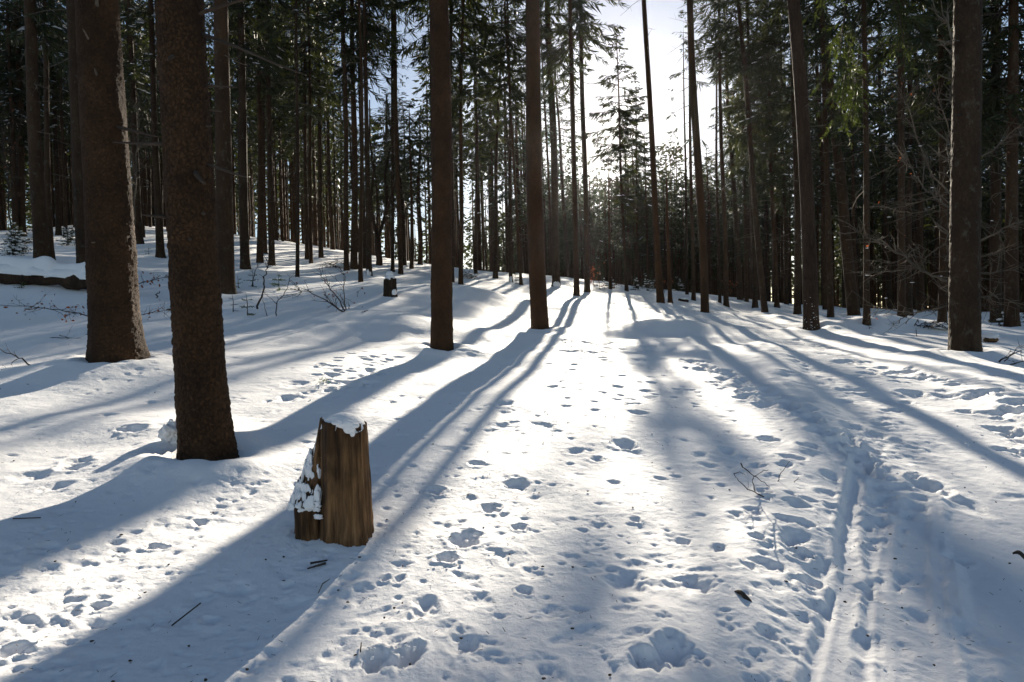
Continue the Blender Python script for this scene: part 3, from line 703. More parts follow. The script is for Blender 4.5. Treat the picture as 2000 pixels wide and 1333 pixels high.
T = [
 # big trunks in front
 (226, 702, 80, 208, dict(seg=96, relief=5.2, dh=.016, mat=BARK_ROUGH, H=25, cb=13, flare=.26, twigs=0, expo=.95), 'big spruce on the left with sunlit right flank and flared foot'),
 (402, 894, 82, 370, dict(seg=110, relief=4.6, dh=.013, mat=BARK_ROUGH, H=26, cb=13, flare=.22, twigs=0, expo=.55), 'nearest spruce trunk with scaly grey bark, left of the broken stump'),
 (440, 574, 32, 436, dict(seg=40, H=27, cb=13, flare=.2, twigs=3), 'dark trunk half hidden behind the nearest scaly trunk'),
 (862, 681, 38, 851, dict(seg=48, relief=7.5, dh=.06, mat=BARK_ROUGH, H=27, cb=14, flare=.10, twigs=0, expo=.35), 'straight brown trunk just left of the centre, rough right edge'),
 (1055, 645, 33, 1037, dict(seg=48, mat=BARK_RED, H=28, cb=15, flare=.12, twigs=4, expo=.45), 'smooth reddish trunk in the centre with dark hollow at its foot'),
 (1883, 690, 47, 1879, dict(seg=64, relief=7.5, dh=.03, mat=BARK, H=27, cb=9.5, flare=.12, twigs=14, expo=.4, twig_h=(4, 10)), 'thick dark trunk at the right with a thin sunlit left edge'),
 (1584, 641, 27, 1546, dict(seg=40, mat=BARK_FURROW, H=24, cb=9, flare=.14, twigs=18, expo=.35, bendpx=-16), 'curved furrowed trunk beside the path with snow stuck to its foot'),
 (1668, 618, 22, 1594, dict(seg=24, H=25, cb=11, flare=.16, twigs=20), 'thick trunk leaning left, behind the furrowed trunk'),
 (1693, 632, 11.5, 1680, dict(seg=16, H=21, cb=8, twigs=40, dens=.7), 'slim upright trunk right of the leaning trunk, many bare twigs'),
 (166, 527, 26, 148, dict(seg=24, H=25, cb=9, twigs=16), 'dark trunk squeezed behind the left edge of the big sunlit spruce'),
 (83, 515, 24, 66, dict(seg=24, H=24, cb=7, twigs=24), 'dark trunk at far left behind the snowy log'),
 (100, 511, 11, 88, dict(H=20, cb=7, twigs=16), 'thin trunk touching the right side of the far left dark trunk'),
 (314, 504, 14, 298, dict(H=24, cb=9), 'trunk seen in the gap between the two big left spruces'),
 (32, 463, 10, 20, dict(H=21, cb=6), 'thin trunk among snowy brush near the left edge'),
 (45, 462, 12, 36, dict(H=22, cb=6), 'straighter trunk among snowy brush, right of the one at the left edge'),
 (115, 460, 10, 104, dict(H=22, cb=7, ), 'trunk with a lit edge behind the snowy brush at left'),
 (128, 462, 7, 120, dict(H=19, cb=7), 'very thin trunk with a golden edge behind the snowy brush'),
 (148, 445, 8, 138, dict(H=21, cb=8), 'distant trunk beside the golden edged one at left'),
 (272, 478, 13, 256, dict(H=23, cb=8), 'trunk just right of the big sunlit spruce, far back'),
 (479, 528, 17, 472, dict(seg=20, H=24, cb=8.5, twigs=22), 'grey trunk with a bright right edge, right of the hidden dark trunk'),
 (507, 515, 12, 508, dict(H=24, cb=8.5, twigs=24), 'dark trunk right of the grey bright edged one'),
 (517, 497, 9, 517, dict(H=25, cb=9, ), 'trunk standing close behind a darker one at left of centre'),
 (531, 521, 12, 523, dict(H=24, cb=8, twigs=26), 'trunk rising behind the bare dark sapling stem'),
 (581, 544, 7.5, 583, dict(H=20, cb=9, dens=.6, twigs=26), 'very slim dark trunk standing alone in sunlit snow left of centre'),
 (600, 508, 8, 597, dict(H=23, cb=8), 'slim trunk next to a reddish one left of centre'),
 (608, 516, 7, 606, dict(mat=BARK_RED, H=22, cb=8, dens=.8), 'slim reddish trunk with a lit flank left of centre'),
 (627, 505, 9, 622, dict(H=24, cb=8), 'trunk left of the dark brush heap'),
 (677, 531, 9.5, 672, dict(H=25, cb=9, twigs=24), 'trunk in front of the dark brush heap'),
 (691, 527, 13, 689, dict(H=25, cb=8.5, twigs=24), 'broad trunk right of the dark brush heap'),
 (704, 554, 8.5, 703, dict(mat=BARK_RED, H=15.5, cb=12.5, dens=.3, twigs=8), 'thin orange trunk lit at its foot, left of the small stump'),
 (721, 541, 10.5, 713, dict(H=25, cb=10, twigs=24), 'trunk with a snow lump at its foot, left of the small stump'),
 (713, 525, 8, 700, dict(H=24, cb=9), 'trunk half hidden by the snow lump trunk'),
 (767, 531, 7, 768, dict(H=24, cb=9.5, dens=.35, twigs=40, droop=1.6), 'sparse thin spruce with ragged hanging twigs above the small stump'),
 (783, 537, 9.5, 772, dict(H=26, cb=11, dens=.4, twigs=34, droop=1.6), 'dark trunk just right of the small stump'),
 (804, 527, 7.5, 800, dict(Hy=190, cb=6, spread=2.3), 'dense green spruce with its tip showing left of the brown trunk'),
 (848, 545, 9, 842, dict(mat=BARK_RED, H=22, cb=9), 'reddish trunk mostly hidden behind the straight brown one'),
 (882, 554, 9, 882, dict(H=25, cb=8.5, spread=2.4, twigs=24, droop=1.4), 'trunk just right of the straight brown one, black drooping crown'),
 (899, 557, 8.5, 905, dict(mat=BARK_RED, H=24, cb=7.5, spread=2.3, twigs=24, droop=1.4), 'trunk with a reddish foot left of the grey brush'),
 (929, 537, 6.5, 930, dict(Hy=120, cb=8, ), 'spruce behind the grey brush with pale thin top'),
 (967, 544, 9, 981, dict(Hy=-10, cb=9, spread=1.3, dens=.8, twigs=26, droop=1.7), 'narrow pointed spruce in the sky gap left of the reddish trunk'),
 (998, 552, 7, 992, dict(H=20, cb=7), 'thin trunk with a snow lump on its foot left of the reddish trunk'),
 (1018, 557, 6, 985, dict(mat=BARK_RED, H=19, cb=8.5), 'thin reddish trunk leaning left, near the central trunk'),
 (1087, 561, 16, 1068, dict(seg=20, H=25, cb=9.5, spread=2.4, twigs=20), 'stout grey trunk right of the reddish central one, snow at its foot'),
 (1127, 579, 11, 1112, dict(seg=20, mat=BARK_RED, H=24, cb=9.5, spread=2.5, twigs=20), 'brown trunk right of the stout grey one, foot on a snow mound'),
 (1147, 571, 11, 1132, dict(seg=20, H=25, cb=11.0, spread=2.6, twigs=20), 'trunk left of the sun glare leaning slightly left'),
 (1224, 571, 7, 1200, dict(Hy=55, cb=4.2, spread=2.4, twigs=18, dens=1.1), 'spruce in front of the sun glare with clear pointed tip'),
 (1192, 566, 6, 1184, dict(Hy=305, cb=2.6, spread=2.2, dens=1.3, twigs=6), 'short conical spruce standing right under the sun glare'),
 (1244, 565, 6, 1240, dict(Hy=165, cb=4, spread=2.2, twigs=10, dens=1.3), 'small topped spruce right of the sun glare'),
 (1266, 562, 6, 1250, dict(Hy=250, cb=4, spread=2.2, twigs=10), 'short spruce below the bright sky gap'),
 (1290, 594, 13.5, 1255, dict(seg=24, mat=BARK_RED, H=24, cb=14.6, spread=2.3, twigs=14, twig_h=(7, 16)), 'tall bare brown trunk crossing the bright sky gap'),
 (1309, 593, 8, 1296, dict(mat=BARK_RED, H=5.6, cb=4.5, crown=False, twigs=6, expo=.25), 'thin broken reddish snag right of the tall brown trunk'),
 (1342, 576, 6, 1330, dict(Hy=60, cb=12, spread=1.9, dens=.9, twigs=26), 'thin spruce with a tufted top in the bright sky'),
 (1355, 588, 8, 1340, dict(H=17, cb=7.5, dens=.35, twigs=30), 'thin trunk just left of the bare trunk at the path bend'),
 (1377, 612, 16, 1345, dict(seg=28, mat=BARK_RED, H=25, cb=14, flare=.14, twigs=30, twig_h=(6, 13)), 'bare reddish trunk standing at the bend of the path'),
 (1406, 594, 6, 1392, dict(H=20, cb=7.5, dens=.5, twigs=26), 'thin trunk right of the path bend trunk'),
 (1418, 598, 9.5, 1398, dict(H=23, cb=8.5, twigs=24), 'trunk on the far side of the path, second from the bend trunk'),
 (1458, 590, 7, 1440, dict(H=22, cb=7), 'thin trunk left of the leaning group beyond the path'),
 (1474, 602, 9.5, 1455, dict(H=23, cb=7.5), 'left trunk of the leaning group beyond the path'),
 (1494, 614, 11.5, 1440, dict(seg=16, H=25, cb=8.5, spread=2.6, twigs=30), 'front trunk of the leaning group, tilted strongly left'),
 (1517, 602, 9, 1490, dict(H=24, cb=7.5, spread=2.5), 'trunk between the leaning group and the furrowed trunk'),
 (1536, 596, 8, 1515, dict(H=23, cb=7), 'darker trunk a little left of the furrowed trunk'),
 (1558, 616, 13, 1542, dict(seg=16, H=25, cb=8, spread=2.6, twigs=30), 'dark trunk directly left of the furrowed trunk'),
 (1623, 621, 11.5, 1600, dict(H=24, cb=7.5, spread=2.5, twigs=30), 'straight trunk between furrowed and leaning trunks'),
 (1762, 620, 13, 1752, dict(H=25, cb=7, spread=2.8, twigs=40), 'left of the paired dark trunks behind the bare branches'),
 (1776, 618, 12, 1768, dict(H=24, cb=7, spread=2.6, twigs=40), 'right of the paired dark trunks behind the bare branches'),
 (1840, 632, 14, 1830, dict(H=24, cb=6.5, spread=2.8, twigs=30), 'dark trunk close to the left edge of the thick right trunk'),
 (1945, 634, 18, 1936, dict(seg=16, H=24, cb=6, spread=3.0, twigs=36), 'dark trunk right of the thick right trunk'),
 (1976, 640, 22, 1966, dict(seg=16, H=24, cb=6, spread=3.0, twigs=36), 'broader dark trunk near the right border'),
]
ROOTS = {}
for n, (px, py, w, xt, o, lab) in enumerate(T):
    b = hit(px, py); d = float((b-EYE)@fwd); o = dict(o)
    rng = random.Random(900+n)
    r0 = .5*w*d/F_PX
    H = o.pop('H', None); Hy = o.pop('Hy', None)
    if Hy is not None: H = up_height(b, Hy)
    cb = min(o.pop('cb'), H-1.5); sp = o.pop('spread', rng.uniform(1.8, 2.4)); bp = o.pop('bendpx', 0)
    le = lean_for(b, px, py, xt)
    if bp:
        hh = up_height(b, 0); bd = bp*d/F_PX/(hh*hh)*1.6; le = (le[0]-bd*hh, 0); o['bend'] = bd
    le = (le[0], rng.uniform(-.006, .006))
    o.setdefault('snow', .6 if px < 420 else .2)
    ROOTS[n] = (make_tree(100+n*7, b, r0, H, cb, sp, le, lab, **o), b, d)

# forked mossy broadleaf among the spruces
b = hit(740, 520); d = float((b-EYE)@fwd)
ft = thing('forked_tree', (b[0], b[1], b[2]-.05), 'forked bare broadleaf tree with dark mossy stem above the small stump', 'tree')
g = Geo(); k = d/F_PX
def rel(px, py, dy=0.0): return np.array([(px-740)*k+(520-py)*k*.021, dy, (520-py)*k])
add_tube(g, [rel(740, 530), rel(741, 505), rel(738, 480), rel(737, 460)], [.20, .17, .16, .15], 10); link('trunk', g.mesh('trunk', [BARK_FURROW], True), ft)
for pts in [[(737, 462), (730, 430), (726, 390), (728, 330), (722, 270), (726, 200)], [(738, 462), (748, 440), (755, 400), (752, 340), (762, 270), (758, 190)], [(752, 420), (765, 390), (775, 350), (780, 300)]]:
    g = Geo(); add_tube(g, [rel(x, y, random.Random(x).uniform(-.5, .5)*i*.3) for i, (x, y) in enumerate(pts)], np.linspace(.11, .03, len(pts)), 7); link('limb', g.mesh('limb', [BARK_FURROW], True), ft)
TREES.append((b[0], b[1], .2))

# broken branch stubs on the near trunks
(r0_, ax_, rd_), b, d = ROOTS[0]
def hgt(b, py, d): r = ray(CX, py); return float((EYE+r*(d/(r@fwd)))[2]-b[2])
PI = math.pi
stub(r0_, ax_, rd_, hgt(b, 462, d)+.06, -PI/2-.1, .10, -.2, .012, label='short pale stub lit on the trunk front')
stub(r0_, ax_, rd_, hgt(b, 238, d)+.06, -.35, .62, -.30, .018, TWIG, curl=.3)
stub(r0_, ax_, rd_, hgt(b, 150, d)+.06, -1.2, .12, .4, .013)
stub(r0_, ax_, rd_, hgt(b, 85, d)+.06, -1.5, .14, .6, .012)
stub(r0_, ax_, rd_, hgt(b, 20, d)+.06, -1.0, .22, .7, .016)
(r1_, ax1, rd1), b, d = ROOTS[1]
for y, az, l, dr, rr_ in [(28, -.15, .5, .22, .010), (60, -.1, .75, -.42, .010), (162, -.05, .25, -.04, .009), (203, .2, .12, -.1, .008), (312, -.15, .30, -.35, .011), (332, -.8, .16, -.7, .016), (118, -1.5, .14, -.6, .013), (415, PI+.4, .18, .02, .012), (268, PI-.3, .50, .10, .011), (592, PI+.2, .07, 0, .012), (655, PI+.3, .05, .1, .012), (240, -.1, .07, 0, .01), (410, -.6, .05, -.2, .016), (460, -1.2, .05, -.2, .014)]:
    stub(r1_, ax1, rd1, hgt(b, y, d)+.06, az, l, dr, rr_, TWIG, curl=.4)
(r3_, ax3, rd3), b, d = ROOTS[3]
for y, az, l in [(120, -.9, .08), (395, -1.4, .05), (480, -2.0, .05), (300, -.2, .06), (560, -.3, .05)]: stub(r3_, ax3, rd3, hgt(b, y, d)+.06, az, l, -.2, .012, TWIG)
(r4_, ax4, rd4), b, d = ROOTS[4]
for y, az, l in [(90, -.4, .10), (210, -2.3, .07), (330, -.2, .06), (470, -1.3, .05), (160, 3.3, .12)]: stub(r4_, ax4, rd4, hgt(b, y, d)+.06, az, l, -.2, .013, TWIG)
(r5_, ax5, rd5), b, d = ROOTS[5]
for y, az, l in [(130, -1.8, .12), (250, -2.6, .25), (420, -1.2, .06), (520, -2.0, .05), (60, -.5, .3)]: stub(r5_, ax5, rd5, hgt(b, y, d)+.06, az, l, -.15, .012, TWIG)

# drooping boughs in sunlit needle colour that hang down on the right
def bough_geo(seed, P, n, spread, hang):
    rng = np.random.default_rng(seed); P = np.asarray(P, float); G = Geo()
    u = np.linspace(0, 1, len(P)); add_tube(G, P, np.linspace(.03, .006, len(P)), 5, 1)
    subs = []
    for k in range(n):
        t = .12+.88*rng.random(); c = np.array([np.interp(t, u, P[:, i]) for i in range(3)]); l = spread*(.5+.8*rng.random())
        dr = rng.normal(size=3)*np.array([1, .9, .25]); dr[2] -= hang*(.5+rng.random()); dr /= np.linalg.norm(dr)
        Q = np.array([c, c+dr*l*.5+[0, 0, -.02*l], c+dr*l+[0, 0, -.25*l]]); add_tube(G, Q, [.007, .005, .002], 3, 1, cap=False)
        m = max(8, int(l/.0095)); s = rng.random(m); B = np.stack([np.interp(s, [0, .5, 1], Q[:, i]) for i in range(3)], 1)
        D = dr+rng.normal(size=(m, 3))*.55; D[:, 2] -= .35; D /= np.linalg.norm(D, axis=1)[:, None]
        V, F = twig_blades(rng, B, D, .05+.07*rng.random(m), .011+.010*rng.random(m)); G.add(V, F, 0)
    return G
def at_px(px, py, d):
    r = ray(px, py); return EYE+r*(d/(r@fwd))
(r8, ax8, rd8), b8, d8 = ROOTS[8]
b = hit(1760, 700)
# the tree these boughs belong to stands right of the picture's path bank and rises out of view
for k, (pts, n, sp, hg) in enumerate([([(1683, -130, 19), (1660, -40, 16.5), (1645, 60, 14), (1640, 130, 12.6)], 60, .75, 1.3), ([(1683, -10, 19), (1668, 60, 16.4), (1650, 150, 14), (1640, 225, 12.8)], 66, .65, 1.2),
                                      ([(1683, 60, 19), (1676, 120, 16.5), (1668, 180, 14.2), (1665, 230, 13)], 44, .5, 1.3), ([(1683, -140, 19), (1725, -60, 16), (1755, 20, 14), (1765, 85, 12.8)], 60, .7, 1.3),
                                      ([(1683, -160, 19), (1650, -90, 15.5), (1610, -30, 13.2), (1605, 5, 12.6)], 40, .55, 1.0)]):
    P = [at_px(x, y, dd)-np.array([b8[0], b8[1], b8[2]-.06]) for x, y, dd in pts]
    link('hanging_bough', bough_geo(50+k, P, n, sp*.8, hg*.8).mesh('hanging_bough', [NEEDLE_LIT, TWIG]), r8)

# ---------------------------------------------------------------- the stand behind: many look-alike spruces
rngF = np.random.default_rng(77)
VAR = []
for k in range(9):
    H = 22.0
    g = crown_geo(3000+k, H, [6.5, 7.5, 8.5, 9.5, 7, 8, 5, 10, 6][k], 1.75+.1*k, .8, None, None, .10 if k % 3 else .3, False, .8, 1.0)
    VAR.append((H, g.mesh('crown', [NEEDLE, TWIG, SNOW_CAP])))
TRV = [trunk_mesh('trunk', 5000+k, 22.0, .15, (lambda h, kk=k: np.stack([.06*np.sin(np.asarray(h)*.4+kk)-.06*np.sin(kk), .04*np.sin(np.asarray(h)*.5+kk*2)-.04*np.sin(kk*2)], -1)), 8, 0, .25, [BARK, BARK, BARK_RED][k % 3]) for k in range(6)]
TWV = [dead_twigs_geo(6000+k, 2.0, 10.0, 30, lambda h: np.zeros((len(h), 2)), lambda h: .12).mesh('dead_twigs', [TWIG_PALE]) for k in range(5)]
ZONES = [('left', 'slender spruce in the crowded stand on the snowy slope at left'), ('mid', 'slender spruce in the crowded stand behind the central trunks'), ('right', 'slender spruce in the dark crowded stand right of the path')]
cnt = 0; tries = 0
while cnt < 215 and tries < 30000:
    tries += 1
    dd = rngF.uniform(26, 80); px = rngF.uniform(-350, 2350)
    if dd < 36 and px < 1440 and not px < -60: continue
    if dd < 30 and px < 1950 and px > -60: continue
    r = ray(px, 560); p = EYE+r*(dd/(r@fwd)); p[2] = float(ground_z(p[:1], p[1:2])[0])
    sp_ = 1.7 if px > 1400 else 2.1
    if any((p[0]-x)**2+(p[1]-y)**2 < sp_**2 for x, y, _ in TREES): continue
    x0, y0, _ = to_px(p)
    if 1180 < px < 1345 and dd < 60: continue
    H = rngF.uniform(19, 26)
    if 690 < px < 830 or 925 < px < 1030: H = min(H, up_height(p, rngF.uniform(120, 280)))
    if 1130 < px < 1420: H = min(H, up_height(p, rngF.uniform(260, 400)))
    if H < 7: continue
    h = np.linspace(1.5, H*.9, 24); tp = np.stack([np.full(24, p[0]), np.full(24, p[1]), p[2]+h], -1)
    t = (tp[:, 2]-gz_fast(tp[:, 0], tp[:, 1]))/SUN[2]
    gp = sun_gap(tp); nearq = tp-SUN*t[:, None]
    if ((gp > .9) & (np.hypot(nearq[:, 0], nearq[:, 1]) < 17)).sum() >= 1: continue
    z = 0 if px < 640 else 1 if px < 1400 else 2
    root = thing('spruce_tree', (p[0], p[1], p[2]-.1), ZONES[z][1], 'tree', 'slender spruces of the %s stand' % ['left', 'middle', 'right'][z])
    k = rngF.integers(0, 9); s = H/22.0; rot = rngF.uniform(0, 6.28); wide = rngF.uniform(.85, 1.25)
    tr = link('trunk', TRV[rngF.integers(0, 6)], root); ws = rngF.uniform(.6, 1.4); tr.scale = (ws, ws, s); tr.rotation_euler = (0, 0, rot)
    root.rotation_euler = (rngF.normal()*.012, rngF.normal()*.016-.006, 0)
    tw = link('dead_twigs', TWV[rngF.integers(0, 5)], root, kind='stuff'); tw.rotation_euler = (0, 0, rot*1.7); tw.scale = (1, 1, s)
    me = VAR[k][1]
    co = np.empty(len(me.vertices)*3, np.float32); me.vertices.foreach_get('co', co); co = co.reshape(-1, 3)[::40].astype(float)
    c, s_ = math.cos(rot), math.sin(rot)
    wp = np.stack([(co[:, 0]*c-co[:, 1]*s_)*wide, (co[:, 0]*s_+co[:, 1]*c)*wide, co[:, 2]*s], -1)+p
    if (sun_gap(wp) > .25).mean() > .03:
        g = crown_geo(3100+cnt, H, [6.5, 7.5, 8.5, 9.5, 7, 8, 5, 10, 6][k]*s, (1.75+.1*k)*wide, .75, None, p, .10, True, .75)
        if g.n: link('crown', g.mesh('crown', [NEEDLE, TWIG, SNOW_CAP]), root)
    else:
        cr = link('crown', me, root); cr.rotation_euler = (0, 0, rot); cr.scale = (wide, wide, s)
    TREES.append((p[0], p[1], .15)); cnt += 1
print('fill trees', cnt, tries)

# far wood: one mass
G = Geo(); n = 0
while n < 1480:
    dd = rngF.uniform(52, 150); px = rngF.uniform(-500, 2500) if n % 7 else rngF.uniform(1060, 1430)
    if n % 6 == 1: px = rngF.uniform(1580, 2500)
    if 1060 < px < 1430 and dd < 84: dd = rngF.uniform(84, 145)
    r = ray(px, 560); p = EYE+r*(dd/(r@fwd)); p[2] = float(ground_z(p[:1], p[1:2])[0])-.2
    H = rngF.uniform(17, 25)
    if 1100 < px < 1420 or 700 < px < 820: H = min(H, max(5., up_height(p, rngF.uniform(230, 380)))) if px > 900 else min(H, rngF.uniform(9, 14))
    if any((p[0]-x)**2+(p[1]-y)**2 < 1.4 for x, y, _ in TREES[-260:]): continue
    tp = p+np.stack([np.zeros(20), np.zeros(20), np.linspace(2, H*.95, 20)], -1); t = (tp[:, 2]-gz_fast(tp[:, 0], tp[:, 1]))/SUN[2]; nq = tp-SUN*t[:, None]
    if dd < 95 and ((sun_gap(tp) > .9) & (np.hypot(nq[:, 0], nq[:, 1]) < 18)).any(): continue
    n += 1
    V, F = tube(np.array([p, p+[0, 0, H*.5], p+[0, 0, H]]), np.array([.17, .12, .02])*rngF.uniform(.6, 1.25), 5, False); G.add(V, F, 1)
    m = 220; f = rngF.random(m); hh = H*(.42+.58*f); rad = 2.1*(1-f)**.7+.15; a = rngF.random(m)*6.28; q = rngF.random(m)**.6
    B = p+np.stack([np.cos(a)*rad*q, np.sin(a)*rad*q, hh], -1); D = np.stack([np.cos(a), np.sin(a), rngF.normal(size=m)*.4-.4], -1); D /= np.linalg.norm(D, axis=1)[:, None]
    V, F = twig_blades(rngF, B, D, (.4+.6*rngF.random(m))*(1.35 if dd > 100 else 1), (.18+.2*rngF.random(m))*(1.5 if dd > 100 else 1))
    if dd < 100: F = F[rngF.random(m) >= sun_gap(B)]
    G.add(V, F, 0)
link('distant_forest', G.mesh('distant_forest', [NEEDLE, BARK]), kind='stuff')

# ---------------------------------------------------------------- small things on the snow
import bmesh
_bm = bmesh.new(); bmesh.ops.create_icosphere(_bm, subdivisions=3, radius=1); ICO3 = (np.array([v.co[:] for v in _bm.verts]), np.array([[v.index for v in f.verts] for f in _bm.faces])); _bm.free()
_bm = bmesh.new(); bmesh.ops.create_icosphere(_bm, subdivisions=1, radius=1); ICO1 = (np.array([v.co[:] for v in _bm.verts]), np.array([[v.index for v in f.verts] for f in _bm.faces])); _bm.free()
def lump(g, c, r, seed, rough=.3, m=0, ico=ICO3, freq=1.6):
    V, F = ico; r = np.broadcast_to(np.asarray(r, float), (3,))
    n = 1+rough*2*(vnoise(V[:, 0]*freq+seed*1.3+V[:, 2], V[:, 1]*freq-V[:, 2]*freq+seed, 7)-.5)+rough*.8*(vnoise(V[:, 0]*freq*3+V[:, 2]*3+seed, V[:, 1]*freq*3-V[:, 2]*2, 8)-.5)
    g.add(np.asarray(c)+V*n[:, None]*r, F, m)
def base_thing(name, px, py, label, cat, group=None, dz=0.0):
    b = hit(px, py); d = float((b-EYE)@fwd)
    return thing(name, (b[0], b[1], b[2]+dz), label, cat, group), b, d
def loc_px(b, d, px, py, dy=0.0):
    return at_px(px, py, d)-b+np.array([0, dy, 0])

# --- the broken stump
st, b, d = base_thing('tree_stump', 655, 1043, 'broken old stump with splintered left side and a snow cap, in front', 'stump')
K = d/F_PX
def hcolumn(g, cx, cy, a, bb, hf, lean=0, seed=0, na=110, nz=46, taper=.04, groove=.05, m=0):
    an = np.arange(na)*2*np.pi/na
    gr = 1+groove*(2*(vnoise(an*5.1+seed, an*0, 3)-.5))+groove*.55*2*(vnoise(an*15+seed, an*0, 4)-.5)+groove*.3*2*(vnoise(an*38+seed, an*0, 5)-.5)
    se = (np.abs(np.cos(an))**3+np.abs(np.sin(an))**3)**(-1/3)
    rim_x = cx+a*gr*se*np.cos(an); rim_y = cy+bb*gr*se*np.sin(an)
    top = hf(rim_x, rim_y)
    V = []; vs = np.linspace(0, 1, nz)
    for v in vs:
        z = -.12+(top+.12)*v
        s = 1+taper*(1-np.clip(z/.6, 0, 1))*1.3+.10*np.exp(-np.maximum(z, 0)/.05)
        wob = 1+.035*2*(vnoise(an*4+seed, z*7, 6)-.5)+.015*2*(vnoise(an*18, z*16+seed, 7)-.5)-.012*(vnoise(an*30+seed, z*3.0, 9) > .72)
        s = s*wob
        V.append(np.stack([cx+(rim_x-cx)*s+lean*z, cy+(rim_y-cy)*s, z], -1))
    for q in (.93, .8, .62, .42, .2):
        x = cx+(rim_x-cx)*q; y = cy+(rim_y-cy)*q; z = hf(x, y)
        V.append(np.stack([x+lean*z, y, z], -1))
    V = np.array(V); n = len(V); V = V.reshape(-1, 3)
    i = np.arange(n-1)[:, None]*na; j = np.arange(na)[None]; k = (j+1) % na
    F = np.stack([i+j, i+k, i+na+k, i+na+j], -1).reshape(-1, 4)
    g.add(V, F, m)
    g.F.append((np.arange(g.n-na, g.n)[None], m))
px2x = lambda p: (p-655)*K
def col_top(x, y):
    return (222+4*(vnoise(x*40, y*40, 11)-.5)*2-(x-px2x(640))/K*.10)*K+.012*(vnoise(x*90, y*90, 12)-.5)
g = Geo(); hcolumn(g, px2x(680), 0, 38*K, 40*K, col_top, lean=-.006, seed=1, taper=.12, groove=.08)
link('stump_column', g.mesh('stump_column', [WOOD], True), st)
def slab_top(x, y):
    u = x/K+655
    o = np.interp(u, [570, 577, 590, 605, 618, 626, 631, 640], [84, 105, 132, 160, 186, 222, 224, 180])
    f = np.clip((.10-y)/.20, 0, 1)                       # the broken face falls towards the front
    low = np.interp(u, [570, 600, 640], [66, 60, 68])
    return (o*(1-f)+low*f)*K+.020*(vnoise(x*60, y*60, 13)-.5)+.012*(vnoise(x*140, y*30, 14)-.5)
g = Geo(); hcolumn(g, px2x(609), .01, 30*K, .100, slab_top, lean=-.02, seed=5, na=90, nz=34, groove=.10, taper=-.06)
link('splintered_slab', g.mesh('splintered_slab', [WOOD], True), st)
def snow_on(hf, cx, cy, a, bb, mask, thick, lean=0, n=46, seed=0):
    g = Geo(); u = np.linspace(-1, 1, n); U, W = np.meshgrid(u, u); x = cx+U*a; y = cy+W*bb
    m = mask(x, y, U, W); z = hf(x, y)+np.where(m > 0, thick*np.sqrt(np.clip(m, 0, 1)), -.012)
    V = np.stack([x+lean*z, y, z], -1).reshape(-1, 3); i = np.arange(n-1)[:, None]*n+np.arange(n-1)[None]
    F = np.stack([i, i+1, i+n+1, i+n], -1).reshape(-1, 4); k = (m.ravel()[F] > -.15).any(1)
    g.add(V, F[k], 0); return g
g = snow_on(lambda x, y: (222-(x-px2x(640))/K*.06)*K-.02*((x-px2x(679))/.12)**2-.02*(y/.12)**2, px2x(679), .0, 40*K, .125, lambda x, y, U, W: 1.0-(np.abs(U)**2.8+np.abs(W)**2.8)**.6+.25*(vnoise(U*1.6+3, W*1.6, 15)-.5)-.75*(U < -.1)*(W < -.55), .046, lean=-.006, n=56)
yf = -.118
for (lx, ly, sx, sz, sd) in [(690, 826, 15, 6, 1), (701, 833, 11, 10, 2), (706, 842, 5, 7, 3), (712, 828, 7, 5, 4), (678, 822, 10, 4, 5), (697, 826, 14, 9, 6)]:
    lump(g, [px2x(lx)-.006, yf+.006, (1045-ly)*K], [sx*K, .022, sz*K], sd+40, .14, freq=1.0)
link('snow_cap', g.mesh('snow_cap', [SNOW_CAP], True), st)
g = Geo(); zs = np.linspace(0, 1, 14); cxs = np.interp(zs, [0, .45, 1], [612, 621, 629.5]); wz = np.interp(zs, [0, .35, .75, 1], [22, 13, 5.5, 1.8])
P = np.stack([px2x(cxs), .03+0*zs, (60+zs*166)*K], -1); V, F = tube(P, 1.0, 12); C = np.repeat(P, 12, 0)
W_ = np.repeat(wz, 12)*K*(1+.35*(vnoise(np.arange(168)*1.7, np.arange(168)*.13, 44)-.5)); dv = V[:168]-C
V[:168] = C+np.stack([dv[:, 0]*W_, dv[:, 1]*np.minimum(W_*1.2, .05), dv[:, 2]*0], -1); q, t_ = quads_tris(F); g.add(V, q); g.F.append((t_, 0))
link('splinter', g.mesh('splinter', [WOOD], True), st)
def slab_snow(x, y): return slab_top(x, y)+.010*(vnoise(x*70, y*70, 23)-.3)
def slab_mask(x, y, U, W):
    z = slab_top(x, y)/K
    m = 1.15*(vnoise(U*2.6+1, z*.045+2, 16)-.40)+.8*(vnoise(U*8, z*.16, 17)-.5)
    m = m-.9*((z > 97) & (z < 116) & (U > -.4))-.8*(U > .93)-.6*(z > 178)
    return np.clip(m*1.6, -1, 1)*(1-np.maximum(np.abs(U), np.abs(W))**10)
g = snow_on(slab_snow, px2x(609), .006, 31*K, .104, slab_mask, .024, lean=-.02, n=110)
V0 = g.V[0]; V0[:, 1] -= .006
rg = np.random.default_rng(8)
for k in range(9):
    r = rg.uniform(.008, .016); lump(g, [px2x(rg.normal(616, 11)), -.094+rg.uniform(-.004, .004), rg.normal(60, 7)*K], [r*1.6, r*.5, r*.9], k, .6, freq=2.0, ico=ICO3)
link('snow_clumps', g.mesh('snow_clumps', [SNOW_CAP], True), st, kind='stuff')

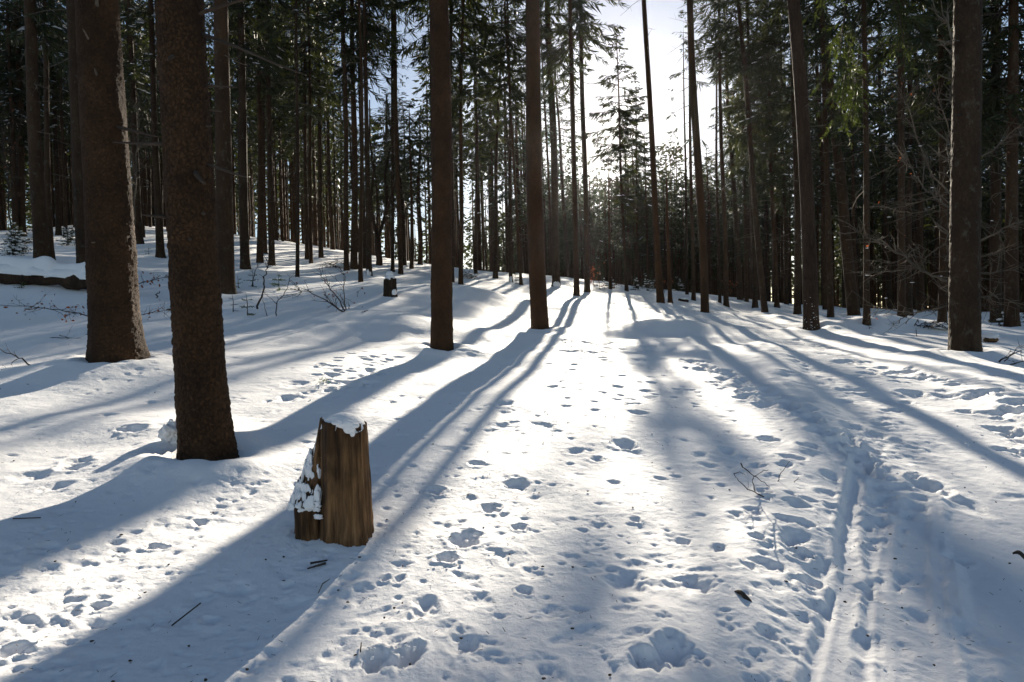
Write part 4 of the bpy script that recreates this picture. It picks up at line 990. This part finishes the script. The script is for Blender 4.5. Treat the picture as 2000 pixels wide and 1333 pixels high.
# --- the small stump with a pointed hood of snow
s2, b, d = base_thing('small_stump', 763, 578, 'small dark stump with a pointed white hood of snow', 'stump')
K2 = d/F_PX
g = Geo(); hcolumn(g, 0, 0, 10.5*K2, .15, lambda x, y: 33*K2+.05*(vnoise(x*14, y*14, 21)-.5), seed=9, na=48, nz=20, groove=.12); link('stump_column', g.mesh('stump_column', [BARK_FURROW], True), s2)
g = Geo(); lump(g, [0, 0, 34*K2], [10.5*K2, .15, 7*K2], 4, .25); lump(g, [-.01, 0, 41*K2], [6.5*K2, .09, 8*K2], 6, .25); link('snow_cap', g.mesh('snow_cap', [SNOW_CAP], True), s2)
g = Geo(); lump(g, [8*K2, -.12, 6*K2], [5*K2, .06, 6*K2], 7); link('snow_patch', g.mesh('snow_patch', [SNOW_CAP], True), s2)

# --- fallen log under thick snow
lg, b, d = base_thing('fallen_log', 100, 562, 'fallen log carrying a thick slab of snow, left edge', 'log')
Q = np.array([loc_px(b, d, x, y) for x, y in [(-260, 520), (-60, 535), (60, 543), (120, 548), (176, 552), (222, 556)]])
uu = np.linspace(0, 1, 60); P = np.stack([np.interp(uu, np.linspace(0, 1, len(Q)), Q[:, i]) for i in range(3)], 1)
g = Geo(); add_tube(g, P, .14*(1+.5*(vnoise(uu*9, uu*0, 31)-.5)+.25*(vnoise(uu*31, uu*0, 33)-.5)), 14); link('log', g.mesh('log', [BARK_FURROW], True), lg)
for nme, r1, up_, back, sd in (('snow_layer', .19, .14, .02, 32), ('snow_layer', .15, .25, .12, 37)):
    g = Geo(); na = 14; an = np.linspace(-.35, np.pi+.35, na); R = []
    tz = np.array([0, 0, 1.0]); 
    for i, p in enumerate(P):
        w = 1+.35*(vnoise(np.array([uu[i]*22.+sd]), np.array([1.]), sd)[0]-.5)*2; h = 1+.4*(vnoise(np.array([uu[i]*10.]), np.array([3.]), sd)[0]-.5)*2
        e = min(1, (1-uu[i])*12+.05)
        R.append(p+np.stack([0*an, -np.cos(an)*r1*w*e+back*.3, .05+up_*.35+np.sin(an)*up_*h*e], -1))
    R = np.array(R); n = len(R); i = np.arange(n-1)[:, None]*na; j = np.arange(na-1)[None]
    F = np.stack([i+j, i+j+1, i+na+j+1, i+na+j], -1).reshape(-1, 4); g.add(R.reshape(-1, 3), F[:, ::-1]); link(nme, g.mesh(nme, [SNOW_CAP], True), lg)

# --- woody saplings, twigs and dry leaves
def leaves(g, rng, pts, n, size, m=0):
    pts = np.asarray(pts); B = pts[rng.integers(0, len(pts), n)]+rng.normal(size=(n, 3))*size*.6
    D = rng.normal(size=(n, 3))*[1, 1, .5]+[0, 0, -.7]; D /= np.linalg.norm(D, axis=1)[:, None]
    S = np.cross(D, rng.normal(size=(n, 3))); S /= np.linalg.norm(S, axis=1)[:, None]; N = np.cross(D, S)
    l = size*(.7+.6*rng.random(n))[:, None]
    V = np.stack([B, B+D*l*.35+S*l*.28+N*l*.08, B+D*l*.7+S*l*.24, B+D*l, B+D*l*.7-S*l*.24, B+D*l*.35-S*l*.28+N*l*.08], 1).reshape(-1, 3)
    o = np.arange(n)[:, None]*6
    g.add(V, np.concatenate([o+np.array([[0, 1, 2, 3]]), o+np.array([[0, 3, 4, 5]])]), m)
def sapling(name, label, cat, base, stems, mat=TWIG, twigs=0, tl=.2, leaf=0, leaf_size=.05, seed=0, group=None, depth=None, dyr=.15, partname='stem', snowy=0):
    rng = np.random.default_rng(seed+300)
    t, b, d = base_thing(name, base[0], base[1], label, cat, group)
    dd = depth or d; allp = []
    tg = Geo()
    for k, (pts, r) in enumerate(stems):
        dy = rng.uniform(-dyr, dyr); n = len(pts); fl = np.hypot(pts[0][0]-base[0], pts[0][1]-base[1]) > 6
        P = np.array([loc_px(b, dd, x, y, (dy if fl else dy*i/(n-1))) for i, (x, y) in enumerate(pts)])
        u = np.linspace(0, 1, n); v = np.linspace(0, 1, n*3); P2 = np.stack([np.interp(v, u, P[:, i]) for i in range(3)], 1)
        P2[1:-1] += rng.normal(size=(len(P2)-2, 3))*r*.7
        g = Geo(); add_tube(g, P2, np.linspace(r, r*.35, len(v)), 6); link(partname, g.mesh(partname, [mat], True), t)
        allp += list(P2[len(P2)//4:])
        L = np.linalg.norm(np.diff(P, axis=0), axis=1).sum(); ax = (P[-1]-P[0])/np.linalg.norm(P[-1]-P[0])
        for _ in range(int(twigs*L/.5)):
            c = P2[rng.integers(len(P2)//5, len(P2))]; D = ax*.8+rng.normal(size=3)*.6; D /= np.linalg.norm(D); l = tl*(.4+.9*rng.random())
            e = c+D*l+rng.normal(size=3)*.1*l; add_tube(tg, [c, (c+e)/2+rng.normal(size=3)*.05*l, e], [r*.42, r*.3, r*.15], 3, cap=False); allp.append(e)
            for _q in range(rng.integers(0, 4)):
                D2 = D+rng.normal(size=3)*.7; D2 /= np.linalg.norm(D2); s0 = c+(e-c)*rng.uniform(.3, 1); add_tube(tg, [s0, s0+D2*l*.45], [r*.25, r*.12], 3, cap=False); allp.append(s0+D2*l*.45)
    if tg.n: link('twigs', tg.mesh('twigs', [mat]), t, kind='stuff')
    if leaf: g = Geo(); leaves(g, rng, allp, leaf, leaf_size); link('dry_leaves', g.mesh('dry_leaves', [DRY_LEAF]), t, kind='stuff')
    if snowy:
        g = Geo()
        for k in range(snowy):
            c = allp[rng.integers(0, len(allp))]; lump(g, np.array(c)+[0, 0, .012], [.02+.03*rng.random(), .012, .007], k, .3, ico=ICO1)
        link('snow_dust', g.mesh('snow_dust', [SNOW_CAP], True), t, kind='stuff')
    return t, b, d
sapling('bare_sapling', 'bare dark sapling stem leaning right, among the little spruces', 'sapling', (503, 604), [([(503, 604), (511, 580), (516, 555), (520, 530), (524, 512)], .022)], twigs=5, tl=.25, seed=1)
sapling('forked_twig', 'thin forked twig standing in shaded snow right of the bare sapling', 'twig', (540, 618), [([(540, 618), (539, 592), (548, 580), (558, 566), (562, 545)], .011), ([(539, 594), (530, 585), (518, 575)], .008), ([(545, 584), (562, 580), (577, 576)], .006)], twigs=4, seed=2)
sapling('thin_twig', 'very thin slanted twig between sapling and forked twig', 'twig', (522, 618), [([(522, 618), (519, 600), (516, 578)], .008)], seed=3)
sapling('leaning_stick', 'short stick poking out of snow between the small spruces at left', 'stick', (492, 560), [([(492, 560), (498, 530), (504, 512)], .014)], twigs=3, seed=4)
sapling('bare_shrub', 'bare many stemmed shrub with a long low stem in the shaded snow', 'shrub', (672, 610), [([(673, 611), (655, 600), (635, 586), (605, 571), (580, 567)], .018), ([(672, 610), (650, 595), (630, 574)], .014), ([(674, 608), (660, 585), (645, 565), (630, 548), (619, 535)], .015), ([(676, 606), (671, 585), (671, 560), (672, 538)], .013), ([(672, 538), (664, 530)], .008), ([(672, 538), (680, 531)], .008), ([(671, 600), (665, 590)], .008)], twigs=7, tl=.28, leaf=36, leaf_size=.045, seed=5)
sapling('stick', 'short upright stick just right of the bare shrub', 'stick', (682, 604), [([(682, 604), (683, 590)], .012)], seed=6)
sapling('stick', 'dark stick lying on shaded snow below the small stump', 'stick', (712, 610), [([(706, 612), (712, 609), (719, 606)], .014)], seed=61, dyr=0)
sapling('leafy_twig', 'tiny twig with a dark leaf between the shrub and the orange trunk', 'twig', (697, 581), [([(697, 582), (700, 570), (709, 558)], .006)], leaf=4, leaf_size=.07, seed=7)
sapling('beech_branch', 'long low beech branch with brown leaves left of the sunlit big spruce', 'branch', (176, 632), [([(176, 619), (150, 612), (115, 606), (70, 600), (30, 598), (-30, 594)], .011), ([(115, 606), (130, 601), (150, 599)], .005), ([(60, 599), (75, 592), (82, 588)], .005), ([(100, 605), (120, 612), (128, 622)], .005)], twigs=5, tl=.22, leaf=46, leaf_size=.05, seed=8, dyr=.05, partname='branch')
sapling('beech_branch', 'thin beech branch with brown leaves between the two big left trunks', 'branch', (270, 625), [([(268, 618), (285, 613), (310, 610), (340, 604)], .009), ([(295, 612), (310, 603), (318, 598)], .005)], twigs=7, tl=.2, leaf=18, leaf_size=.05, seed=9, dyr=.05, partname='branch')
sapling('beech_branch', 'upper leafy beech branch between the two big left trunks', 'branch', (268, 575), [([(264, 558), (280, 551), (305, 546), (340, 538)], .012), ([(290, 549), (305, 542), (315, 536)], .006)], twigs=7, tl=.25, leaf=14, leaf_size=.07, seed=10, dyr=.05, partname='branch')
sapling('twig', 'flat twig lying on shaded snow left of the sunlit big spruce', 'twig', (125, 662), [([(92, 661), (120, 660), (160, 661)], .007), ([(115, 655), (138, 661)], .006), ([(118, 667), (135, 660)], .006)], twigs=2, seed=11, dyr=.02)
sapling('bare_twig', 'bare branched twig poking out of the snow at the left edge', 'twig', (63, 717), [([(64, 718), (45, 705), (20, 690), (-10, 680)], .010), ([(38, 722), (20, 724), (-5, 728)], .006), ([(40, 702), (28, 708), (30, 716)], .005)], twigs=3, seed=12, dyr=.05)
sapling('dead_stick', 'short dark stub sticking up from snow between the two left trunks', 'stick', (306, 582), [([(306, 583), (312, 569)], .022)], seed=13, dyr=0)
sapling('pulled_twig', 'bare dark twig with three arms lying on the snow left of the path', 'twig', (1475, 975), [([(1512, 983), (1485, 967), (1460, 955), (1440, 937), (1433, 926)], .0045), ([(1447, 905), (1465, 925), (1485, 938), (1503, 951)], .0042), ([(1475, 960), (1470, 940), (1472, 930), (1490, 920), (1500, 918)], .0035), ([(1433, 926), (1445, 922), (1456, 928)], .003)], twigs=2, tl=.05, seed=14, dyr=.0)
sapling('reddish_twig', 'small reddish twig standing in snow beside the three armed twig', 'twig', (1516, 948), [([(1516, 948), (1526, 925), (1544, 902)], .0032)], twigs=5, tl=.03, seed=15, dyr=.02)
sapling('reddish_twig', 'tiny reddish twig near the path edge, right of a similar one', 'twig', (1541, 950), [([(1541, 951), (1552, 943), (1563, 934)], .0032)], twigs=6, tl=.025, seed=16, dyr=.02)
sapling('bare_twig', 'bare twig bush at the right border beyond the thick trunk', 'twig', (1975, 712), [([(1966, 708), (1985, 698), (2010, 685)], .012), ([(1968, 712), (1990, 706), (2015, 702)], .010), ([(1962, 706), (1975, 694), (1983, 688)], .008)], twigs=5, seed=17)
for (x, y), lab, sd in [((1160, 565), 'small sapling with orange leaves left of the sun glare trunk', 20), ((1298, 590), 'small sapling with orange leaves beside the broken snag', 21), ((1423, 590), 'small leafy sapling beyond the bend of the path', 22)]:
    sapling('leafy_sapling', lab, 'sapling', (x, y), [([(x, y), (x-1, y-18), (x-3, y-36)], .014), ([(x-1, y-18), (x+7, y-30), (x+10, y-38)], .008), ([(x-1, y-22), (x-10, y-30)], .008)], twigs=4, tl=.4, leaf=36, leaf_size=.11, seed=sd, group='saplings with orange leaves')
sapling('fallen_branch', 'fallen branch with rusty leaves on snow near the sun glare', 'branch', (1195, 565), [([(1178, 566), (1192, 560), (1206, 554)], .02), ([(1185, 563), (1200, 564)], .012)], twigs=6, tl=.4, leaf=50, leaf_size=.12, seed=23)
sapling('bare_sapling', 'thin pale bare sapling between the two big left spruces', 'sapling', (262, 500), [([(262, 500), (262, 420), (265, 350), (268, 300), (272, 240), (274, 180)], .03), ([(264, 360), (255, 310), (250, 270)], .012), ([(266, 330), (285, 300), (300, 290)], .012), ([(269, 290), (258, 250), (252, 235)], .01)], twigs=4, tl=.9, seed=24, mat=TWIG_PALE)

# bare beech branches behind the thick right trunk
limbs = [([(1884, 545), (1853, 535), (1825, 519), (1797, 499), (1772, 484), (1744, 463), (1718, 453), (1700, 446)], .030), ([(1880, 470), (1855, 485), (1838, 501), (1825, 517), (1790, 524), (1744, 527), (1703, 536)], .016), ([(1884, 440), (1853, 425), (1815, 410), (1790, 387), (1761, 359), (1735, 320)], .022),
         ([(1880, 370), (1850, 378), (1800, 392), (1765, 399)], .014), ([(1884, 590), (1852, 600), (1815, 609), (1777, 610), (1744, 603), (1718, 598)], .018), ([(1884, 480), (1909, 466), (1932, 453), (1968, 438), (2010, 424)], .022), ([(1884, 545), (1909, 537), (1927, 528), (1958, 533), (2010, 520)], .020),
         ([(1884, 510), (1907, 504), (1937, 496), (2010, 482)], .014), ([(1884, 588), (1914, 582), (1953, 575), (1978, 586), (2020, 596)], .016), ([(1882, 380), (1840, 330), (1810, 260), (1790, 190), (1775, 175)], .018), ([(1882, 330), (1850, 300), (1835, 240), (1800, 150)], .012), ([(1884, 320), (1930, 300), (1970, 260), (2005, 230)], .016), ([(1797, 499), (1770, 510), (1740, 505), (1706, 500)], .010), ([(1815, 410), (1780, 420), (1740, 411), (1715, 402)], .010)]
sapling('bare_beech', 'bare beech with long crooked branches behind the thick right trunk', 'tree', (1884, 668), [([(1884, 668), (1885, 600), (1882, 500), (1884, 400), (1882, 300), (1890, 150), (1885, 20)], .055)]+limbs, twigs=8, tl=.45, leaf=26, leaf_size=.05, seed=30, mat=TWIG_PALE, dyr=.5, partname='limb', snowy=16)
sapling('bare_shrub', 'bare twiggy branches at upper left beside the far left trunk', 'shrub', (22, 470), [([(22, 470), (18, 380), (10, 300), (0, 230), (-10, 180)], .04), ([(16, 330), (40, 280), (50, 210)], .015), ([(12, 300), (-10, 280), (-30, 270)], .015), ([(14, 290), (30, 250), (25, 190)], .012)], twigs=5, tl=.7, leaf=60, leaf_size=.09, seed=31)

# --- young spruces
def seedling(label, base, hpx, seed, group='young spruces in the snow', snow=.0, wide=.6, bare=False, cat='young spruce'):
    rng = np.random.default_rng(seed+700); t, b, d = base_thing('young_spruce', base[0], base[1], label, cat, group)
    H = hpx*d/F_PX; g = Geo(); add_tube(g, [[0, 0, -.05], [rng.normal()*.03*H, 0, H*.5], [rng.normal()*.05*H, 0, H]], [.012*H**.5+.004, .008*H**.5+.002, .002], 5, 0); link('stem', g.mesh('stem', [TWIG], True), t)
    g = Geo(); sn = Geo(); w = max(3, int(H/.13))
    for k in range(w):
        z = H*(.08+.86*k/w); f = z/H; nb = rng.integers(3, 7) if H > .35 else rng.integers(3, 6)
        for q in range(nb):
            a = rng.random()*6.28; l = H*wide*.5*(1-f)**.8*(.7+.5*rng.random())+.03; o = np.array([math.cos(a), math.sin(a), 0]); e = .35-.5*(1-f)+rng.normal()*.12
            p0 = np.array([0, 0, z]); p1 = p0+o*l+np.array([0, 0, l*e]); add_tube(g, [p0, p1], [.004, .0015], 3, 1, cap=False)
            if bare: continue
            m = int(max(10, l/.011)); m = min(m, 70); s = rng.random(m); B = p0+(p1-p0)*s[:, None]; D = o*.7+rng.normal(size=(m, 3))*[.7, .7, .35]; D /= np.linalg.norm(D, axis=1)[:, None]
            sc = max(.05, min(.16, H*.12)); V, F = twig_blades(rng, B, D, sc*(.5+.6*rng.random(m)), sc*.22*(.7+.6*rng.random(m))); g.add(V, F, 0)
            if rng.random() < snow: lump(sn, p0+(p1-p0)*.65+[0, 0, .02], [l*.30, l*.22, .035], k*7+q, .35, ico=ICO1)
    link('branches', g.mesh('branches', [NEEDLE if hpx > 17 and group != 'young spruces in the snow' else NEEDLE_YOUNG, TWIG]), t)
    if sn.n: link('snow_patches', sn.mesh('snow_patches', [SNOW_CAP], True), t, kind='stuff')
for lab, base, hp, sd, kw in [('tiny spruce below the bare sapling, standing lowest of the cluster', (483, 617), 46, 1, {}), ('tiny spruce at the left of the sapling cluster, near the dark trunk', (466, 563), 26, 2, {}), ('bushy small spruce behind the bare sapling', (494, 561), 34, 3, dict(wide=.9)),
                              ('wide bushy small spruce to the right of the bare sapling', (545, 568), 40, 4, dict(wide=1.1)), ('leafless little spruce twig left of the lowest cluster spruce', (455, 610), 40, 5, dict(bare=True)),
                              ('tiny spruce in the snow between the two big left spruces', (290, 497), 16, 6, dict(wide=1.0)), ('bare spruce seedling below the leaning trunk', (1698, 645), 12, 7, dict(bare=True, wide=1.4)), ('bare spruce seedling on the mound right of the leaning trunk', (1745, 637), 11, 8, dict(bare=True, wide=1.6)),
                              ('bare spruce seedling left of the thick right trunk', (1790, 657), 16, 9, dict(bare=True, wide=1.2)), ('small dark spruce sprout under the log at far left', (42, 563), 14, 10, dict(wide=1.4)),
                              ('small spruce behind the central reddish trunk, left side', (1008, 556), 26, 11, dict(wide=.7, snow=.3))]:
    seedling(lab, base, hp, sd, **kw)
rg = np.random.default_rng(91)
for k in range(9): seedling('snow dusted young spruce in the low thicket behind the far left trunks', (rg.uniform(-20, 150), rg.uniform(462, 500)), rg.uniform(26, 50), 30+k, 'young spruces of the far left thicket', snow=.6, wide=1.0)
for k in range(9): seedling('young spruce in the low thicket under the sun glare', (rg.uniform(1165, 1330), rg.uniform(556, 572)), rg.uniform(18, 30), 50+k, 'young spruces under the sun glare', snow=.3, wide=1.1)
for k in range(8): seedling('young spruce in the low dark thicket right of the thick right trunk', (rg.uniform(1800, 2060), rg.uniform(628, 640)), rg.uniform(20, 44), 70+k, 'young spruces right of the thick trunk', snow=.25, wide=1.0)

# --- brush heaps and bits of dead wood
def brush(label, base, wpx, hpx, n, seed, mat=TWIG, snow=4):
    rng = np.random.default_rng(seed); t, b, d = base_thing('brush_pile', base[0], base[1], label, 'brush pile'); k = d/F_PX; g = Geo()
    for _ in range(n):
        c = np.array([rng.normal()*wpx*.3*k, rng.normal()*.4, abs(rng.normal())*hpx*.35*k]); D = rng.normal(size=3)*[1, 1, .35]; D /= np.linalg.norm(D); l = wpx*k*.35*(.4+rng.random())
        add_tube(g, [c-D*l*.5, c+rng.normal(size=3)*.08*l, c+D*l*.5], [.014, .011, .004], 3, cap=False)
    link('branches', g.mesh('branches', [mat]), t, kind='stuff'); g = Geo()
    for q in range(snow): lump(g, [rng.normal()*wpx*.25*k, rng.normal()*.3, hpx*.3*k*rng.random()], [.25, .2, .08], q, .4, ico=ICO3)
    link('snow_patches', g.mesh('snow_patches', [SNOW_CAP], True), t, kind='stuff')
brush('dark heap of dead branches between trunks, left of the orange trunk', (668, 523), 58, 16, 120, 1)
brush('grey brush heap right of the straight brown trunk', (915, 544), 32, 16, 90, 2, TWIG_PALE, 2)
brush('low brush with snow left of the thick right trunk', (1818, 640), 50, 14, 80, 3)
sapling('stakes', 'row of thin slanted dead stems on the mound left of the thick right trunk', 'twigs', (1790, 640), [([(1760, 632), (1764, 621)], .012), ([(1768, 633), (1773, 622)], .011), ([(1783, 637), (1790, 623)], .012), ([(1800, 641), (1806, 627)], .011), ([(1816, 643), (1823, 625)], .01)], seed=40)
pc, b, d = base_thing('dead_wood', 1336, 590, 'dark piece of dead wood topped with snow near the path bend trunk', 'log'); g = Geo(); add_tube(g, [[-.28, 0, .12], [0, 0, .08], [.22, .05, .03]], [.05, .08, .06], 8); link('log', g.mesh('log', [BARK_FURROW], True), pc); g = Geo(); lump(g, [.02, .02, .16], [.22, .1, .06], 3, .3); link('snow_cap', g.mesh('snow_cap', [SNOW_CAP], True), pc)
pc, b, d = base_thing('buried_stump', 1936, 668, 'dark hollow stub under a round snow lump near the right border', 'stump'); k = d/F_PX
g = Geo(); lump(g, [0, 0, .04], [12*k, .12, 5*k], 4, .3); link('stub', g.mesh('stub', [WOOD], True), pc); g = Geo(); lump(g, [.01, .05, 10*k], [13*k, .16, 7*k], 9, .25); link('snow_cap', g.mesh('snow_cap', [SNOW_CAP], True), pc)
# snow lump against the nearest trunk, and a smaller one at the sunlit spruce
sl, b, d = base_thing('snow_lump', 335, 880, 'crumbly snow lump leaning against the nearest scaly trunk', 'snow lump'); k = d/F_PX
g = Geo(); rg = np.random.default_rng(21)
for q in range(26):
    z = rg.uniform(4, 46); w = 24*(1-z/60); lump(g, [rg.uniform(-w, w*.6)*k, .06+rg.normal()*.03, z*k], np.array([1, .9, .9])*rg.uniform(7, 15)*k, q, .5, freq=2.2)
o = link('snow', g.mesh('snow', [SNOW_CAP], True), sl)
sl, b, d = base_thing('snow_lump', 176, 690, 'small snow lump stuck to the foot of the sunlit big spruce', 'snow lump'); k = d/F_PX
g = Geo(); lump(g, [0, .1, 14*k], [6*k, .08, 16*k], 3, .4); link('snow', g.mesh('snow', [SNOW_CAP], True), sl)
# snow stuck in the bark of the furrowed trunk
(rX, axX, rdX), b, d = ROOTS[6]; rg = np.random.default_rng(12); g = Geo()
for k in range(60):
    z = abs(rg.normal())*.3+.02; a = -PI/2+rg.normal()*.75; c = axX(np.array([z]))[0]; r = rdX(z)*(1+.14*math.exp(-z/.22))*1.0
    lump(g, [c[0]+math.cos(a)*r, c[1]+math.sin(a)*r, z], rg.uniform(.004, .012)*np.array([1.2, 1, .7]), k, .6, ico=ICO1)
link('stuck_snow', g.mesh('stuck_snow', [SNOW_CAP], True), rX, kind='stuff')
for idx, sd in ((32-2, 1), (40, 2), (42, 3)):
    (rt, ax, rd), b, d = ROOTS[idx]; g = Geo(); lump(g, [0, -rd(0)*1.1, .16], [rd(0)*.8, .1, .16], sd, .35); link('snow_lump', g.mesh('snow_lump', [SNOW_CAP], True), rt)

# sticks, bark and cones in the foreground
def stick(name, label, cat, pts, r, mat=TWIG, lift=.012):
    P = [hit(*p) for p in pts]; c = P[0]; t = thing(name, c, label, cat); g = Geo(); add_tube(g, [p-c+[0, 0, lift] for p in P], [r, r*.9] if len(P) == 2 else [r*.8, r, r*.4][:len(P)], 6); link('stick', g.mesh('stick', [mat], True), t)
stick('stick', 'straight thin stick lying on shaded snow at lower left', 'stick', [(336, 1228), (392, 1184)], .003)
stick('stick', 'thin dark stick in the left shadow band at the picture edge', 'stick', [(25, 1018), (80, 1016)], .003)
stick('curved_twig', 'short curved twig lying below the broken stump', 'twig', [(622, 1164), (630, 1146), (645, 1136)], .0025)
stick('stick', 'tiny upright twig at the bottom, left of the deep prints', 'twig', [(704, 1280), (706, 1262)], .0025)
pc, b, d = base_thing('bark_chip', 620, 1105, 'two crossed bits of bark below the broken stump', 'bark'); k = d/F_PX
for P in ([[-14*k, 0, .012], [16*k, .03, .014]], [[16*k, .0, .01], [-10*k, -.07, .012]]): g = Geo(); add_tube(g, P, [.006, .004], 5); link('bark_strip', g.mesh('bark_strip', [TWIG], True), pc)
for (x0, y0, x1, y1), lab in [((1432, 1166, 1476, 1188), 'curled dark strip of bark in a dent of the lower right snow'), ((1978, 1088, 2016, 1104), 'dark strip of bark on the packed path at the right border')]:
    p = hit(x0, y0); q = hit(x1, y1); t = thing('bark_piece', p, lab, 'bark'); g = Geo(); v = q-p; n = 9; u = np.linspace(0, 1, n); w = .020*np.sin(np.pi*np.clip(u, .06, .97))**.7*(.4+.7*u); pr = np.cross(v/np.linalg.norm(v), [0, 0, 1.0])
    C = p*0+u[:, None]*v+np.array([0, 0, 1.0])*(.022+.012*np.sin(u*5))[:, None]
    V = np.concatenate([C-pr*w[:, None], C+np.array([0, 0, .014])*np.sin(np.pi*u)[:, None], C+pr*w[:, None], C-np.array([0, 0, .010])]); i = np.arange(n-1)
    F = np.concatenate([np.stack([a*n+i, a*n+i+1, b2*n+i+1, b2*n+i], -1) for a, b2 in ((0, 1), (1, 2), (2, 3), (3, 0))]); g.add(V, F); link('bark', g.mesh('bark', [TWIG], True), t)
pc, b, d = base_thing('spruce_sprig', 634, 750, 'tiny green spruce sprig on sunlit snow left of the centre', 'sprig'); g = Geo(); rg = np.random.default_rng(3); add_tube(g, [[-.05, 0, .02], [.05, .01, .05]], [.003, .002], 4, 1); m = 40; V, F = twig_blades(rg, np.stack([rg.uniform(-.05, .05, m), rg.normal(size=m)*.01, .03+.02*rg.random(m)], 1), (lambda D: D/np.linalg.norm(D, axis=1)[:, None])(rg.normal(size=(m, 3))), .03+.02*rg.random(m), .006+0*rg.random(m)); g.add(V, F, 0); link('sprig', g.mesh('sprig', [NEEDLE_YOUNG, TWIG]), pc)
# crumbs of bark, needles, cone scales: too many to count
G = Geo(); rg = np.random.default_rng(5)
near_trees = [(x, y, r) for x, y, r in TREES if math.hypot(x, y) < 22]
for k in range(1100):
    px, py = rg.uniform(-50, 2050), 660+680*rg.random()**1.1; p = hit(px, py)
    if k % 3 == 0:
        x, y, r = near_trees[rg.integers(0, len(near_trees))]; a = rg.random()*6.28; q = r*1.2+abs(rg.normal())*.35; p = np.array([x+math.cos(a)*q, y+math.sin(a)*q, 0.]); p[2] = float(ground_z(p[:1], p[1:2])[0])+.02
    if p is None or np.hypot(p[0], p[1]) > 14: continue
    if k % 7 == 0: lump(G, p+[0, 0, .006], [rg.uniform(.004, .011), rg.uniform(.004, .008), .004], k, .4, ico=ICO1)
    else:
        a = rg.random()*6.28; l = rg.uniform(.005, .022); D = np.array([math.cos(a), math.sin(a), rg.normal()*.15])*l; add_tube(G, [p-D*.5+[0, 0, .010], p+D*.5+[0, 0, .012]], [.0013, .0008], 3, cap=False)
link('forest_litter', G.mesh('forest_litter', [TWIG]), kind='stuff')
# loose snow crumbs thrown out of the deep prints
G = Geo()
for (px, py, w) in [(905, 1056, 40), (873, 1092, 28), (797, 1278, 45), (737, 1290, 42), (1320, 1290, 60), (950, 945, 30), (850, 962, 20), (1010, 946, 36), (985, 831, 40), (1060, 829, 30), (1460, 1060, 40), (1640, 1000, 70), (1700, 900, 60), (1700, 1100, 60), (1216, 866, 30), (560, 765, 30), (1850, 760, 70), (1950, 860, 60), (230, 900, 60), (690, 710, 50)]:
    for k in range(8):
        x, y = px+rg.normal()*w*.9, py+rg.normal()*w*.5; p = hit(x, y)
        if p is None: continue
        lump(G, p+[0, 0, .004], rg.uniform(.003, .010)*np.array([1, 1, .6]), k+px, .4, ico=ICO1)
link('snow_crumbs', G.mesh('snow_crumbs', [SNOW_CAP], True), kind='stuff')
build_snow()
# ---------------------------------------------------------------- thin frosty air between the trunks
me_ = bpy.data.objects['snow_ground'].data; gv = np.empty(len(me_.vertices)*3, np.float32); me_.vertices.foreach_get('co', gv); gv = gv[2::3]
zb, zt = float(gv.min())-1.5, 46.0
X_ = 345.0
V = [(-X_, -X_, zb), (X_, -X_, zb), (X_, X_, zb), (-X_, X_, zb), (-X_, -X_, zt), (X_, -X_, zt), (X_, X_, zt), (-X_, X_, zt)]
hm, hnt, hout = new_mat('thin_haze'); pv = hnt.nodes.new('ShaderNodeVolumePrincipled')
pv.inputs['Color'].default_value = (.93, .95, 1.0, 1); pv.inputs['Density'].default_value = HAZE; pv.inputs['Anisotropy'].default_value = .86
hnt.links.new(pv.outputs[0], hout.inputs['Volume'])
link('haze', mesh_np('haze', V, [([(0, 3, 2, 1), (4, 5, 6, 7), (0, 1, 5, 4), (1, 2, 6, 5), (2, 3, 7, 6), (3, 0, 4, 7)], 0)], [hm]), kind='stuff')
